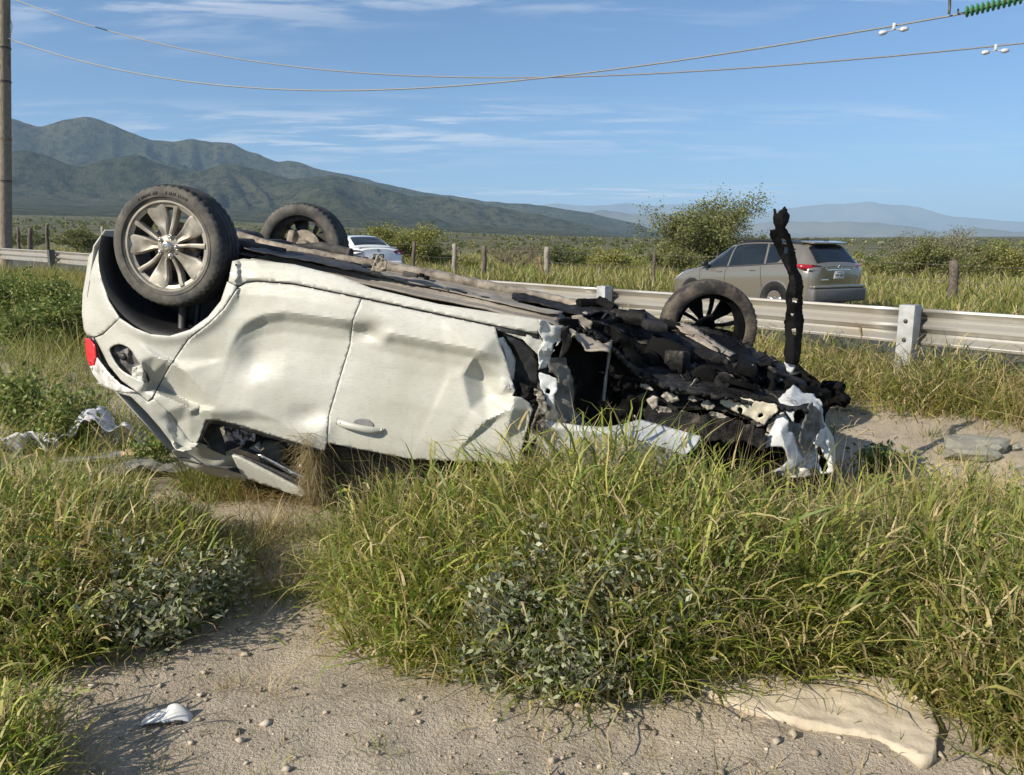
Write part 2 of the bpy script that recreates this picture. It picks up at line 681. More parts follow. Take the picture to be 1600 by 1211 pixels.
t = NT('ground_soil')
geo = t.n('ShaderNodeNewGeometry')
ln = t.n('ShaderNodeVectorMath', operation='LENGTH')
t.l(geo.outputs['Position'], ln.inputs[0])
dist = ln.outputs['Value']
n1 = t.noise(1.1, 7, .62)
n2 = t.noise(9, 6, .65)
n3 = t.noise(70, 4, .7)
soil = t.mix(t.rng(n1, .35, .68), (.52, .445, .345), (.37, .312, .242))
soil = t.mix(t.math('MULTIPLY', t.rng(n2, .5, .7), .55), soil, (.24, .198, .15))
soil = t.mix(t.math('MULTIPLY', t.rng(n3, .58, .72), .5), soil, (.46, .40, .32))
n4 = t.noise(.55, 6, .65)
verge = t.mix(t.rng(n4, .35, .62), (.20, .175, .095), (.115, .125, .05))
c = t.mix(t.rng(dist, 9, 16), soil, verge)
n5 = t.noise(.045, 8, .72)
n6 = t.noise(.008, 6, .65)
scrub = t.mix(t.rng(n5, .42, .56), (.050, .060, .026), (.150, .135, .078))
scrub = t.mix(t.math('MULTIPLY', t.rng(n6, .45, .65), .5), scrub, (.075, .085, .040))
c = t.mix(t.rng(dist, 60, 220), c, scrub)
t.set(c, .95, 0, None, .2)
t.bump(t.math('ADD', t.math('MULTIPLY', n2, .6), n3), .9, .022)
M['ground'] = t.m

NG = 380
k_ = 12.2
aa = np.linspace(-1, 1, NG)
c_ = 25000 / math.sinh(k_)
gx = c_ * np.sinh(k_ * aa) + 5.5 * aa * (1 - aa ** 2)
gy = gx + 3.2
gx = gx + .3
X, Y = np.meshgrid(gx, gy)
Z = gz(X.ravel(), Y.ravel())
co = np.stack([X.ravel(), Y.ravel(), Z], 1)
i, j = np.meshgrid(np.arange(NG - 1), np.arange(NG - 1))
q = (j * NG + i).ravel()
fa = np.stack([q, q + 1, q + 1 + NG, q + NG], 1)
ground = mesh_np('ground', co, fa, np.full(len(fa), 4), M['ground'], smooth=True)
ground['kind'] = 'structure'


def strip_along(line, d0, d1, dz, nx=4):
    """ribbon between two offsets on the road's side of the guardrail line"""
    T = np.gradient(line, axis=0)
    T /= np.linalg.norm(T, axis=1)[:, None]
    N = np.stack([T[:, 1], -T[:, 0]], 1)
    vs = []
    for k in range(len(line)):
        for w in np.linspace(d0, d1, nx):
            p = line[k] + N[k] * w
            vs.append((p[0], p[1], 0))
    vs = np.array(vs)
    vs[:, 2] = gz(vs[:, 0], vs[:, 1], False) + dz
    fs = []
    for k in range(len(line) - 1):
        for w in range(nx - 1):
            a = k * nx + w
            fs.append((a, a + 1, a + nx + 1, a + nx))
    return vs, fs


LINE_F = catmull(RAIL_XY[::4], 10)
v, f = strip_along(LINE_F, 1.0, 10.6, .05, 12)
road = mesh('road', v, f, M['asphalt'], smooth=True)
road['kind'] = 'structure'
for nm, a_, b_ in (('edge_line', 1.7, 1.82), ('edge_line', 9.6, 9.72)):
    v, f = strip_along(LINE_F, a_, b_, .056, 2)
    o = mesh(nm, v, f, M['whiteline'], road)

# ------------------------------------------------------------------ mountains
t = NT('mountain_scrub')
n1 = t.noise(.0035, 9, .68)
n2 = t.noise(.03, 7, .7)
n3 = t.noise(.12, 4, .7)
c = t.mix(t.rng(n1, .38, .66), (.055, .066, .032), (.125, .118, .066))
c = t.mix(t.rng(n2, .46, .60), c, (.020, .028, .012))
c = t.mix(t.math('MULTIPLY', t.rng(n3, .60, .72), .5), c, (.20, .175, .115))
t.set(c, .98, 0, None, .1)
t.bump(t.math('ADD', n2, n3), 1.0, 12)
M['mount'] = t.m
M['mount_far'] = simple('far_mountain', (.085, .085, .055), (.15, .135, .095), .0016, .98, 0, 0)


def mountain(name, prof, r0, r1, r2, nb, nr, seed, mat, rough=1.0, nscale=900., plain=True):
    px = np.linspace(prof[0][0], prof[-1][0], nb)
    py = np.interp(px, [p[0] for p in prof], [p[1] for p in prof])
    py = py + 1.1 * vnoise(px / 9.0, seed) + .7 * vnoise(px / 3.5, seed + 3)
    x = (px - CX) / FPX
    y = (CY - py) / FPX
    dy = math.cos(TH) + y * math.sin(TH)
    dz = -math.sin(TH) + y * math.cos(TH)
    hl = np.hypot(x, dy)
    tanE = dz / hl
    ux, uy = x / hl, dy / hl
    tt = np.linspace(0, 1, nr)
    tr = (r1 - r0) / (r2 - r0)
    rr = r0 + (r2 - r0) * tt
    Xw, Yw = np.outer(rr, ux), np.outer(rr, uy)
    T = tt[:, None] * np.ones((1, nb))
    g = np.where(T < tr, np.clip(T / tr, 0, 1) ** 1.55, 1 - .7 * np.clip((T - tr) / (1 - tr), 0, 1) ** 1.2)
    keep = np.exp(-((T - tr) / .035) ** 2)
    arc = np.outer(np.ones(nr), np.arctan2(ux, uy)) * r1 / nscale
    wx = arc + .35 * fbm(Xw / nscale, Yw / nscale, seed, 2) + .9 * (T - tr)
    spur = 1 - np.abs(fbm(wx * .9, T * 1.6 + 3.1, seed + 7, 3, .5)) * 1.7
    hill = fbm(Xw / (nscale * .9), Yw / (nscale * .9), seed + 3, 3, .45)
    gul = np.abs(fbm(wx * 4.2, T * 4.0, seed + 11, 3, .55))
    carve = (.50 * (1 - np.clip(spur, 0, 1)) + .34 * (.5 - hill) + .20 * gul) * rough
    h = g * (1 - np.clip(carve, -.10, .72) * (1 - keep))
    h = h + .10 * rough * np.clip(hill + .25, 0, 1) * np.clip(T / .2, 0, 1) * (1 - sstep(T, .45 * tr, .8 * tr))
    base = gz(Xw.ravel(), Yw.ravel(), False).reshape(Xw.shape) if plain else np.zeros_like(Xw)
    lo, hi = np.zeros(nb), np.full(nb, 6000.0)
    for _ in range(30):
        mid = (lo + hi) / 2
        top = ((base + h * mid - CAM[2]) / rr[:, None]).max(0)
        lo = np.where(top < tanE, mid, lo)
        hi = np.where(top < tanE, hi, mid)
    ks = (lo + hi) / 2
    kk = np.exp(-np.linspace(-2, 2, 9) ** 2)
    ks = np.convolve(np.pad(ks, 4, 'edge'), kk / kk.sum(), 'valid')
    Zw = base + h * ks - 4 * (tt[:, None] < .01)
    co = np.stack([Xw.ravel(), Yw.ravel(), Zw.ravel()], 1)
    i, j = np.meshgrid(np.arange(nb - 1), np.arange(nr - 1))
    q = (j * nb + i).ravel()
    fa = np.stack([q, q + 1, q + 1 + nb, q + nb], 1)
    o = mesh_np(name, co, fa, np.full(len(fa), 4), mat, smooth=True)
    o['kind'] = 'structure'
    return o


mountain('near_mountains', [(-900, 215), (-500, 190), (-250, 205), (-120, 196), (0, 184), (18, 185), (40, 192), (65, 199), (100, 187), (140, 182), (175, 194), (215, 212), (240, 219), (270, 222), (300, 217), (330, 222), (360, 222), (385, 236), (400, 238), (415, 247), (432, 253), (450, 251), (470, 254), (490, 263), (540, 272), (600, 287), (640, 296), (700, 305), (760, 315), (830, 319), (880, 326), (930, 334), (985, 347), (1060, 368), (1130, 386)],
         2300, 5000, 7600, 580, 100, 11, M['mount'], 1.0, 800.)
mountain('foothills', [(-700, 262), (-400, 240), (-200, 258), (-60, 243), (0, 240), (40, 234), (75, 243), (120, 262), (165, 249), (215, 241), (255, 258), (300, 270), (350, 256), (395, 262), (450, 280), (520, 273), (575, 288), (640, 306), (700, 309), (760, 321), (840, 335), (910, 350), (980, 368), (1040, 385)],
         1500, 3100, 4300, 440, 72, 47, M['mount'], 1.0, 520.)
mountain('middle_hills', [(760, 386), (840, 345), (900, 336), (920, 334), (940, 328), (965, 331), (990, 334), (1030, 335), (1090, 342), (1150, 350), (1185, 350), (1205, 345), (1240, 346), (1290, 347), (1340, 346), (1380, 349), (1430, 355), (1460, 362), (1490, 361), (1530, 357), (1560, 360), (1600, 363), (1750, 356), (1950, 372), (2200, 368)],
         7600, 10500, 13500, 420, 60, 23, M['mount_far'], 1.0, 1900., False)
mountain('far_mountains', [(640, 380), (760, 335), (840, 322), (870, 318), (900, 320), (935, 321), (980, 317), (1010, 322), (1040, 320), (1080, 319), (1110, 325), (1160, 331), (1200, 330), (1230, 325), (1262, 322), (1290, 318), (1320, 319), (1360, 315), (1380, 320), (1400, 320), (1425, 322), (1450, 328), (1480, 337), (1530, 342), (1600, 347), (1700, 352), (1900, 340), (2300, 356)],
         17000, 20500, 23500, 420, 50, 31, M['mount_far'], .8, 3200., False)

# ------------------------------------------------------------------ air
mb = MB().box((0, 0, 730), (53000, 53000, 1560))
t = NT('haze_air')
t.t.nodes.remove(t.b)
pv = t.n('ShaderNodeVolumePrincipled')
pv.inputs['Color'].default_value = (.49, .715, .99, 1)
pv.inputs['Density'].default_value = 6.4e-5
pv.inputs['Anisotropy'].default_value = 0.0
t.l(pv.outputs[0], t.out.inputs['Volume'])
haze = mb.build('haze', t.m)
tag(haze, 'pale bluish air between the wreck and the mountains', 'haze', kind='stuff')

# ------------------------------------------------------------------ the overturned car
yaw_, pit_ = R(9.5), R(11)
CA = np.array([math.cos(yaw_) * math.cos(pit_), -math.sin(yaw_) * math.cos(pit_), -math.sin(pit_)])   # towards its front
CN = np.array([-math.sin(yaw_), -math.cos(yaw_), 0.0])                                              # out of its near side
CB = np.cross(CA, -CN)
if CB[2] < 0: CB = -CB                                                                              # towards its wheels
CO = at(259, 385, 4.05)                                                                             # outer hub of the near rear wheel


def W3(u, v, w):
    return CO + u * CA + v * CB + w * CN


def PW(px, py, w):
    """world point where the sight line meets the lengthwise plane w of the car"""
    d = ray(px, py)
    t_ = (w - np.dot(CAM - CO, CN)) / np.dot(d, CN)
    return CAM + t_ * d


def uv_of(px, py, w=0.0):
    D = PW(px, py, w) - CO
    return D @ CA, D @ CB


CAR = empty('overturned_car', (-0.2, 4.9, 0.0), 'white car lying on its roof in the grass, front end burnt out and torn open', 'car')


def inside(poly, x, y):
    x, y = np.asarray(x, float), np.asarray(y, float)
    r = np.zeros(x.shape, bool)
    n = len(poly)
    for k in range(n):
        x1, y1 = poly[k]
        x2, y2 = poly[(k + 1) % n]
        c = ((y1 > y) != (y2 > y)) & (x < (x2 - x1) * (y - y1) / (y2 - y1 + 1e-12) + x1)
        r ^= c
    return r


def densify(poly, step, jag=0.0, rs=None):
    out = []
    n = len(poly)
    for k in range(n):
        a, b = np.array(poly[k], float), np.array(poly[(k + 1) % n], float)
        m = max(1, int(round(np.linalg.norm(b - a) / step)))
        for i in range(m):
            p = a + (b - a) * i / m
            if jag and i: p = p + rs.normal(0, jag, 2)
            out.append(p)
    return out


def smooth_poly(poly, n=4):
    P = np.array(poly, float)
    out = []
    k = len(P)
    for i in range(k):
        a, b, c, d = P[i - 1], P[i], P[(i + 1) % k], P[(i + 2) % k]
        for q in range(n):
            t_ = q / n
            out.append(.5 * (2 * b + (c - a) * t_ + (2 * a - 5 * b + 4 * c - d) * t_ * t_ + (3 * b - a - 3 * c + d) * t_ ** 3))
    return [tuple(p) for p in out]


def fill2d(poly, holes=(), step=6.0, jag=0.0, seed=1, extra=()):
    rs = np.random.default_rng(seed)
    bd = densify(poly, step, jag, rs)
    pts, edges = [tuple(p) for p in bd], [(i, (i + 1) % len(bd)) for i in range(len(bd))]
    hl = []
    for h in holes:
        hd = densify(h, step * .7, jag, rs)
        o = len(pts)
        pts += [tuple(p) for p in hd]
        edges += [(o + i, o + (i + 1) % len(hd)) for i in range(len(hd))]
        hl.append([tuple(p) for p in hd])
    A = np.array(bd)
    x0, y0 = A.min(0)
    x1, y1 = A.max(0)
    gx_, gy_ = np.meshgrid(np.arange(x0, x1, step), np.arange(y0, y1, step * .87))
    gx_ = gx_ + (np.arange(gx_.shape[0]) % 2)[:, None] * step * .5
    gx_ = gx_ + rs.normal(0, step * .08, gx_.shape)
    gx_, gy_ = gx_.ravel(), gy_.ravel()
    ok = inside(bd, gx_, gy_)
    AA = np.array(pts)
    for p in AA:
        ok &= (gx_ - p[0]) ** 2 + (gy_ - p[1]) ** 2 > (step * .45) ** 2
    pts += list(zip(gx_[ok], gy_[ok])) + [tuple(e) for e in extra]
    res = delaunay_2d_cdt([Vector((float(p[0]), float(p[1]))) for p in pts], edges, [], 0, 1e-4)
    V = np.array([tuple(v) for v in res[0]])
    Fc = [tuple(f) for f in res[2]]
    cen = np.array([V[list(f)].mean(0) for f in Fc])
    keep = inside(bd, cen[:, 0], cen[:, 1])
    for h in hl: keep &= ~inside(h, cen[:, 0], cen[:, 1])
    return V, [f for f, k in zip(Fc, keep) if k]


def panel(name, poly, wfn, mat, parent=CAR, holes=(), step=6.0, jag=0.0, seed=1, thick=.006, smooth=True, ang=24, wrough=0.0, rs_=18.):
    V, Fc = fill2d(poly, holes, step, jag, seed)
    w = wfn(V[:, 0], V[:, 1]) if callable(wfn) else np.full(len(V), float(wfn))
    if wrough:
        w = w + wrough * fbm(V[:, 0] / rs_, V[:, 1] / rs_, seed * 1.7, 3)
    P = np.array([PW(a, b, c_) for (a, b), c_ in zip(V, w)])
    nf = []
    for f in Fc:
        a, b, c_ = P[f[0]], P[f[1]], P[f[2]]
        nn = np.cross(b - a, c_ - a)
        nf.append(f if nn @ (CAM - a) > 0 else f[::-1])
    o = mesh(name, P, nf, mat, parent, smooth)
    if smooth: autosmooth(o, ang)
    if thick: solidify(o, thick)
    return o


def wpoly(ctrl):
    """crumple offset given by control points (px,py,w), linear between them"""
    pts = [Vector((c_[0], c_[1])) for c_ in ctrl]
    val = np.array([c_[2] for c_ in ctrl])
    res = delaunay_2d_cdt(pts, [], [], 0, 1e-4)
    V = np.array([tuple(v) for v in res[0]])
    idx = [o_[0] for o_ in res[3]]
    val = val[idx]
    T = [tuple(f) for f in res[2]]

    def fn(x, y):
        x, y = np.asarray(x, float), np.asarray(y, float)
        out = np.zeros(x.shape)
        for f in T:
            (x1, y1), (x2, y2), (x3, y3) = V[f[0]], V[f[1]], V[f[2]]
            d = (y2 - y3) * (x1 - x3) + (x3 - x2) * (y1 - y3)
            if abs(d) < 1e-9: continue
            l1 = ((y2 - y3) * (x - x3) + (x3 - x2) * (y - y3)) / d
            l2 = ((y3 - y1) * (x - x3) + (x1 - x3) * (y - y3)) / d
            l3 = 1 - l1 - l2
            m = (l1 >= -1e-6) & (l2 >= -1e-6) & (l3 >= -1e-6)
            out[m] = (l1 * val[f[0]] + l2 * val[f[1]] + l3 * val[f[2]])[m]
        return out
    return fn


def seam_y(x):
    return np.interp(x, [300, 385, 402, 460, 565, 700, 842, 900], [441, 441, 440, 445, 466.5, 495, 524, 536])


# creases of the front door where the nose was torn away, and of the crushed rear pillar
crumple_front = wpoly([(640, 520, 0), (640, 720, 0), (690, 500, 0), (760, 500, 0), (850, 500, -.01), (700, 720, 0), (850, 725, -.02),
                       (699, 583, .004), (740, 552, .030), (744, 556, .034), (752, 590, -.050), (757, 622, -.040), (760, 657, .030), (765, 662, -.005),
                       (703, 592, .010), (722, 586, .020), (775, 525, .012), (783, 590, -.012), (790, 602, .030), (806, 612, .010), (778, 618, -.045), (800, 640, .020), (818, 664, -.055), (826, 640, -.03), (790, 690, .0), (850, 600, -.05), (735, 640, .015)])
crumple_rear = wpoly([(130, 520, 0), (200, 520, 0), (262, 560, 0.0), (222, 562, .015), (240, 556, .022), (262, 562, .024), (290, 581, .022), (318, 611, .018), (337, 636, .010),
                      (232, 590, -.06), (240, 602, -.12), (262, 612, -.145), (290, 625, -.125), (316, 634, -.06), (243, 612, -.03), (262, 621, -.02), (290, 633, -.008), (318, 640, .0),
                      (330, 644, .008), (300, 640, .000), (296, 650, -.045), (285, 656, -.075), (306, 648, -.05), (352, 645, .006), (390, 640, .012), (400, 655, -.02), (440, 660, 0), (330, 658, -.035), (322, 658, -.05),
                      (262, 642, -.030), (275, 660, -.10), (297, 690, -.10), (308, 692, -.09), (240, 622, -.020), (226, 600, -.01), (255, 655, -.06), (285, 700, -.10), (230, 645, -.045), (278, 702, -.10), (205, 620, -.015), (225, 612, -.03), (150, 600, -.03), (190, 600, -.02),
                      (420, 540, 0), (360, 560, .0), (500, 700, 0), (150, 540, 0)])
dent_door = [(395, 565, 30, 26, -.022), (372, 548, 22, 34, .010), (430, 600, 60, 40, .012), (575, 518, 24, 13, -.042), (603, 528, 9, 9, .012), (330, 560, 30, 30, -.012), (480, 650, 30, 16, -.022), (505, 668, 14, 18, .02)]
prof_dy = [-60, -40, -20, -4, 0, 4, 20, 38, 43, 48, 62, 76, 95, 130, 175, 225, 262, 300, 330]
prof_w = [-.100, -.066, -.030, -.012, -.020, -.012, .010, .026, .025, .012, -.026, -.044, -.046, -.028, .000, .012, .002, -.040, -.085]


def wside(x, y):
    x, y = np.asarray(x, float), np.asarray(y, float)
    dy = y - seam_y(x)
    w = np.interp(dy, [-60, -40, -20, -4, 0, 4, 20, 60, 160, 225, 262, 300, 330], [-.100, -.066, -.030, -.012, -.018, -.012, .002, .012, .012, .014, .002, -.040, -.085])
    # pressed hollow of the doors under a crisp crease that turns down towards the rear arch
    C_ = np.interp(x, [338, 345, 352, 362, 373, 385, 398, 412, 445, 500, 552, 595, 680, 742, 775], [640, 600, 562, 532, 514, 503, 496, 491, 487, 494, 501, 517, 534, 545, 556])
    d = y - C_
    sc = np.where(d < 0, .014 * np.clip(1 + d / 45, 0, 1), np.interp(d, [0, 4, 15, 32, 58, 105, 160], [.014, .005, -.028, -.040, -.034, -.010, 0.]))
    w = w + sc * sstep(x, 345, 415) * (1 - sstep(x, 755, 795))
    # rear end curves round, the arch lip flares
    w = w - .20 * np.clip((232 - x) / 104, 0, 1.2) ** 2.1
    ra = np.hypot((x - 259) / 106, (y - 424) / 101)
    w = w + .020 * np.exp(-((ra - 1.02) / .10) ** 2) * (x < 372)
    for cx, cy, sx, sy, a in dent_door:
        w = w + a * np.exp(-((x - cx) / sx) ** 2 - ((y - cy) / sy) ** 2)
    for dx_, dy_ in ((0, 0), (2, 0), (-2, 0), (0, 2), (0, -2)):
        w = w + (crumple_front(x + dx_, y + dy_) + crumple_rear(x + dx_, y + dy_)) * .2
    w = w + .0016 * fbm(x / 60, y / 46, 2.0, 2) + .0004 * fbm(x / 11, y / 11, 4.0, 2)
    return w


arch = [(365, 409), (355, 440), (345, 470), (325, 495), (297, 515), (265, 525), (235, 522), (210, 512), (187, 497), (170, 470), (160, 440), (156, 415), (160, 395), (176, 384)]
filler = smooth_poly([(171, 549), (177, 540), (189, 538), (204, 546), (214, 562), (230, 584), (233, 598), (207, 589), (186, 575)], 3)
rear_edge = [(385, 442), (372, 449), (350, 482), (327, 505), (295, 530), (267, 570), (250, 600), (238, 622)]

o = panel('rear_bumper', [(176, 384), (160, 386), (146, 391), (138, 401), (134, 430), (129, 460), (128, 490), (131, 515), (136, 524), (147, 526), (160, 521), (182, 501)] + arch[8:][:-1], wside, M['paint'], step=5)
o = panel('quarter_panel', [(371, 448), (355, 440)] + arch[2:9] + [(183.5, 501.5), (161, 523), (148, 528), (155, 541), (170, 571), (190, 595), (215, 613), (231, 627)] + [(a - .9, b - .5) for a, b in rear_edge[::-1][:-1]][:-1],
          wside, M['paint'], holes=[filler], step=3)
rear_door = panel('rear_door', [(402, 440.4), (460, 445.2), (564, 467.2)] + [(551, 500), (546, 540), (529, 595), (513, 650), (511, 690), (507, 704), (440, 685), (380, 666), (340, 657), (322, 657), (308, 693), (297, 690), (262, 642)] + [(239.5, 622.5)] + [(a, b + .6) for a, b in rear_edge[::-1][1:]],
                  wside, M['paint'], step=3.5)
front_door = panel('front_door', [(565.2, 467.6), (700, 496), (774, 511.6), (779, 530), (790, 560), (799, 590), (805, 610), (800, 619), (815, 621), (828, 630), (833, 641), (828, 652), (819, 690), (810, 725), (640, 717), (600, 709), (512.2, 692), (514.2, 650), (530.2, 595), (547.2, 540), (552.2, 500)],
                   lambda x, y: wside(x, y) + .001, M['paint'], step=4)
panel('sill', [(363, 408), (380, 404), (460, 413), (535, 432), (580, 450), (685, 475), (842, 499), (846, 512), (839, 522), (700, 493), (565, 464.5), (460, 443), (403, 438.5), (386, 440), (372, 447), (357, 440)], wside, M['paint'], step=5)
# door shut lines: dark rubber behind the gaps
panel('door_seal', [(360, 445), (402, 436), (565, 461), (842, 518), (842, 530), (565, 474), (402, 447), (376, 458)], lambda x, y: wside(x, y) - .010, M['rubber'], thick=.003)
panel('door_seal', [(a - 5, b - 3) for a, b in rear_edge] + [(a + 5, b + 3) for a, b in rear_edge[::-1]], lambda x, y: wside(x, y) - .010, M['rubber'], thick=.003)

# crushed rear pillar and roof edge
panel('rear_pillar', [(150, 598), (178, 612), (205, 620), (230, 645), (250, 668), (276, 702), (286, 705), (300, 702), (310, 693), (297, 691), (262, 643), (240, 623.5), (231, 628.5), (215, 614.5), (190, 601)],
      wside, M['paint'], step=5, wrough=.006, rs_=14.)
# tail lamp: red lens and broken clear lens with a black gap to the body
panel('lamp_gap', [(139, 526), (149, 528), (161, 546), (178, 577), (193, 598), (216, 615), (232, 632), (215, 622), (185, 608), (160, 590), (148, 560)], lambda x, y: wside(x, y) - .07, M['rubber'])
lamp = panel('tail_light', [(132, 528), (139, 529), (148, 540), (150, 556), (147, 571), (139, 571), (134, 555)], lambda x, y: wside(x, y) + .012 - .02 * np.clip((137 - x) / 8, 0, 1), M['red'], step=3, thick=.008)
panel('broken_lens', [(140, 572), (148, 571), (151, 559), (160, 571), (173, 587), (187, 600), (212, 613), (196, 614), (173, 609), (154, 598), (146, 586)], lambda x, y: wside(x, y) + .012, M['lens'], parent=lamp, step=3, thick=.008, jag=.3)
# fuel filler pocket
pocket = panel('filler_pocket', [(167, 545), (177, 535), (192, 533), (208, 542), (220, 562), (236, 584), (238, 604), (205, 594), (180, 578)], lambda x, y: wside(x, y) - .055 - .02 * vnoise(x / 9, y / 9), M['filler'], step=4)
p_ = PW(197, 557, -.06)
mb = MB().lathe([(.0, .03), (.016, .03), (.021, .022), (.021, -.02)], 20, np.stack([CA, CB, CN], 1), p_)
mb.build('filler_cap', M['plastic'], pocket, True)
panel('filler_flap', [(207, 574), (220, 570), (229, 584), (232, 597), (216, 596), (206, 588)], lambda x, y: wside(x, y) - .012 + .012 * vnoise(x / 6, y / 6), M['paint'], parent=pocket, step=3, jag=.4)

# door handle: a bar over a dark hollow
hw = lambda x, y: wside(x, y) + .004
cup = panel('handle_cup', smooth_poly([(552, 660), (558, 655), (567, 654), (577, 656), (584, 664), (580, 671), (566, 671), (555, 667)], 2), hw, M['greyfab'], parent=front_door, step=3, thick=.002)
hp = [(526, 659), (536, 663), (552, 667), (570, 671), (585, 673), (597, 672)]
mb = MB()
path = [PW(a, b, float(wside(np.array([a]), np.array([b]))[0]) + h_) for (a, b), h_ in zip(hp, [.014, .032, .044, .044, .032, .014])]
pts, fcs = [], []
prof_h = [(-1, -.5), (-.75, .5), (0, 1), (.75, .5), (1, -.5), (0, -1)]
hws = [.018, .022, .021, .021, .023, .014]
for p_, s_ in zip(path, hws):
    for a, b in prof_h: pts.append(p_ + CB * a * s_ + CN * b * .012)
for k in range(len(path) - 1):
    for q in range(6): fcs.append((k * 6 + q, k * 6 + (q + 1) % 6, k * 6 + 6 + (q + 1) % 6, k * 6 + 6 + q))
fcs += [tuple(range(6)), tuple(range(len(pts) - 6, len(pts)))[::-1]]
hd = mesh('door_handle', pts, fcs, M['paint'], front_door, True)
m_ = hd.modifiers.new('round', 'SUBSURF'); m_.levels = 1; m_.render_levels = 2
p_ = PW(533, 661.5, float(wside(np.array([533.]), np.array([661.]))[0]) + .033)
MB().lathe([(0, .003), (.0055, .003), (.0055, -.01)], 14, np.stack([CA, CB, CN], 1), p_).build('lock_barrel', M['rubber'], front_door)

# ---- window opening, roof edge and what shows inside
roof_w = lambda x, y: -.10 - .16 * sstep(y, 690, 775)
panel('window_frame', [(322, 655), (341, 655), (441, 683), (508, 703), (508, 709), (440, 690), (342, 662), (327, 663), (313, 692), (307, 691)], lambda x, y: wside(x, y) - .006, M['rubber'], step=4)
panel('roof_edge', [(268, 703), (286, 703), (310, 692), (364, 712), (371, 722), (384, 752), (330, 744), (292, 728), (272, 712)], lambda x, y: -.16 - .004 * (y - 690) + .03 * vnoise(x / 26, y / 14), M['paint'], step=5)
panel('roof_rail', [(362, 712), (372, 714), (420, 738), (482, 771), (478, 776), (466, 775), (417, 759), (380, 746), (370, 728)], lambda x, y: -.15 - .03 * ((y - (700 + (x - 360) * .55)) / 20) ** 2, M['paint'], step=4, thick=.02)
panel('drip_trim', [(371, 712), (378, 711), (425, 731), (481, 758), (481, 768), (420, 736)], -.17, M['rubber'], step=5, thick=.01)
panel('drip_trim', [(400, 710), (408, 710), (446, 730), (481, 748), (481, 753), (440, 734)], -.20, M['chrome'], step=5, thick=.01)
panel('window_trim', [(372, 700), (385, 700), (480, 742), (481, 750), (408, 714)], -.24, M['rubber'], step=5, thick=.01)
panel('airbag_scrap', [(349, 659), (365, 662), (372, 668), (385, 670), (399, 675), (396, 690), (385, 688), (378, 698), (370, 694), (360, 690), (352, 678)], -.22, M['pinkish'], step=3, wrough=.03, rs_=8., jag=.7)
panel('inner_panel', [(310, 690), (322, 660), (340, 662), (350, 690), (352, 712), (330, 703)], -.17, M['under_dark'], step=5, wrough=.01)
panel('daylight_patch', [(383, 704), (406, 689), (408, 714)], -.42, M['whiteplastic'], step=5)  # white piece standing in for daylight seen through the far window
hr = MB()
hc = PW(427, 709, -.45)
Mh = np.stack([CA, CN, CB], 1)
hr.box(hc, (.15, .10, .15), Mh, .035)
hr.build('headrest', M['beige'], CAR, True)
for a, b in ((452, 692), (470, 728)):
    p_ = PW(a, b, -.2)
    MB().lathe([(0, .01), (.009, .006), (.011, 0), (.008, -.008), (0, -.01)], 12, np.stack([CA, CB, CN], 1), p_).build('clip', M['whiteplastic'], CAR, True)
# seats and floor pan seen from below, deep in the cabin
for w_ in (-.55, -1.2):
    for u_ in (.95, 1.95):
        MB().box(W3(u_, -.52, w_), (.22, .5, .62), Mh, .06).build('seat', M['greyfab'], CAR, True)

# far flank, tail and crushed roof close the shell
secs = []
for u in np.linspace(-.52, 2.06, 14):
    tl = sstep(u, -.52, -.3)
    secs.append((u, tl))
vs, fs = [], []
for u, tl in secs:
    wf = -1.72 + .10 * (1 - tl)
    for v_, w_ in ((.02, wf + .12), (-.03, wf + .03), (-.25, wf), (-.60, wf + .01), (-.84, wf + .05), (-1.18, wf + .28)):
        vs.append(W3(u + (0.05 if v_ < -.8 and u < 0 else 0) + .25 * (1 - tl) * (v_ < -1.0), v_, w_))
for k in range(len(secs) - 1):
    for q in range(5):
        fs.append((k * 6 + q, k * 6 + q + 1, k * 6 + 7 + q, k * 6 + 6 + q))
o = mesh('far_flank', vs, fs, M['paint'], CAR, True)
solidify(o, .01, 1)
vs, fs = [], []
col = [(.00, -.50), (-.10, -.56), (-.38, -.58), (-.62, -.52), (-.86, -.40), (-1.16, .02)]
ws = [-.16, -.30, -.6, -.85, -1.1, -1.4, -1.55, -1.66]
for w_ in ws:
    e = .05 * abs((w_ + .85) / .85) ** 3
    for v_, u_ in col: vs.append(W3(u_ + e, v_, w_))
for k in range(len(ws) - 1):
    for q in range(5): fs.append((k * 6 + q, k * 6 + q + 1, k * 6 + 7 + q, k * 6 + 6 + q))
o = mesh('tailgate', vs, fs, M['paint'], CAR, True)
solidify(o, .01, 1)
V, Fc = [], []
us, wsr = np.linspace(.0, 2.3, 22), np.linspace(-.27, -1.5, 14)
for u in us:
    for w_ in wsr:
        vv = -1.215 + .05 * float(fbm(u * 3, w_ * 3, 9.0, 3)) + .02 * u + .04 * max(0, 1.0 - u) * 0
        V.append(W3(u, vv, w_))
for k in range(len(us) - 1):
    for q in range(len(wsr) - 1):
        a = k * len(wsr) + q
        Fc.append((a, a + 1, a + 1 + len(wsr), a + len(wsr)))
o = mesh('crushed_roof', V, Fc, M['under_dark'], CAR, True)
solidify(o, .01, 0)
# dark tinted front side glass below the belt line, leaning in to the roof
panel('side_glass', [(515, 692), (600, 708), (640, 716), (812, 726), (812, 800), (640, 800), (524, 790), (520, 740)], lambda x, y: -.05 - .0024 * (y - 700), M['glass'], step=10)
panel('pillar_trim', [(507, 700), (522, 696), (528, 790), (505, 790)], lambda x, y: -.06 - .0022 * (y - 700), M['under_dark'], step=6)

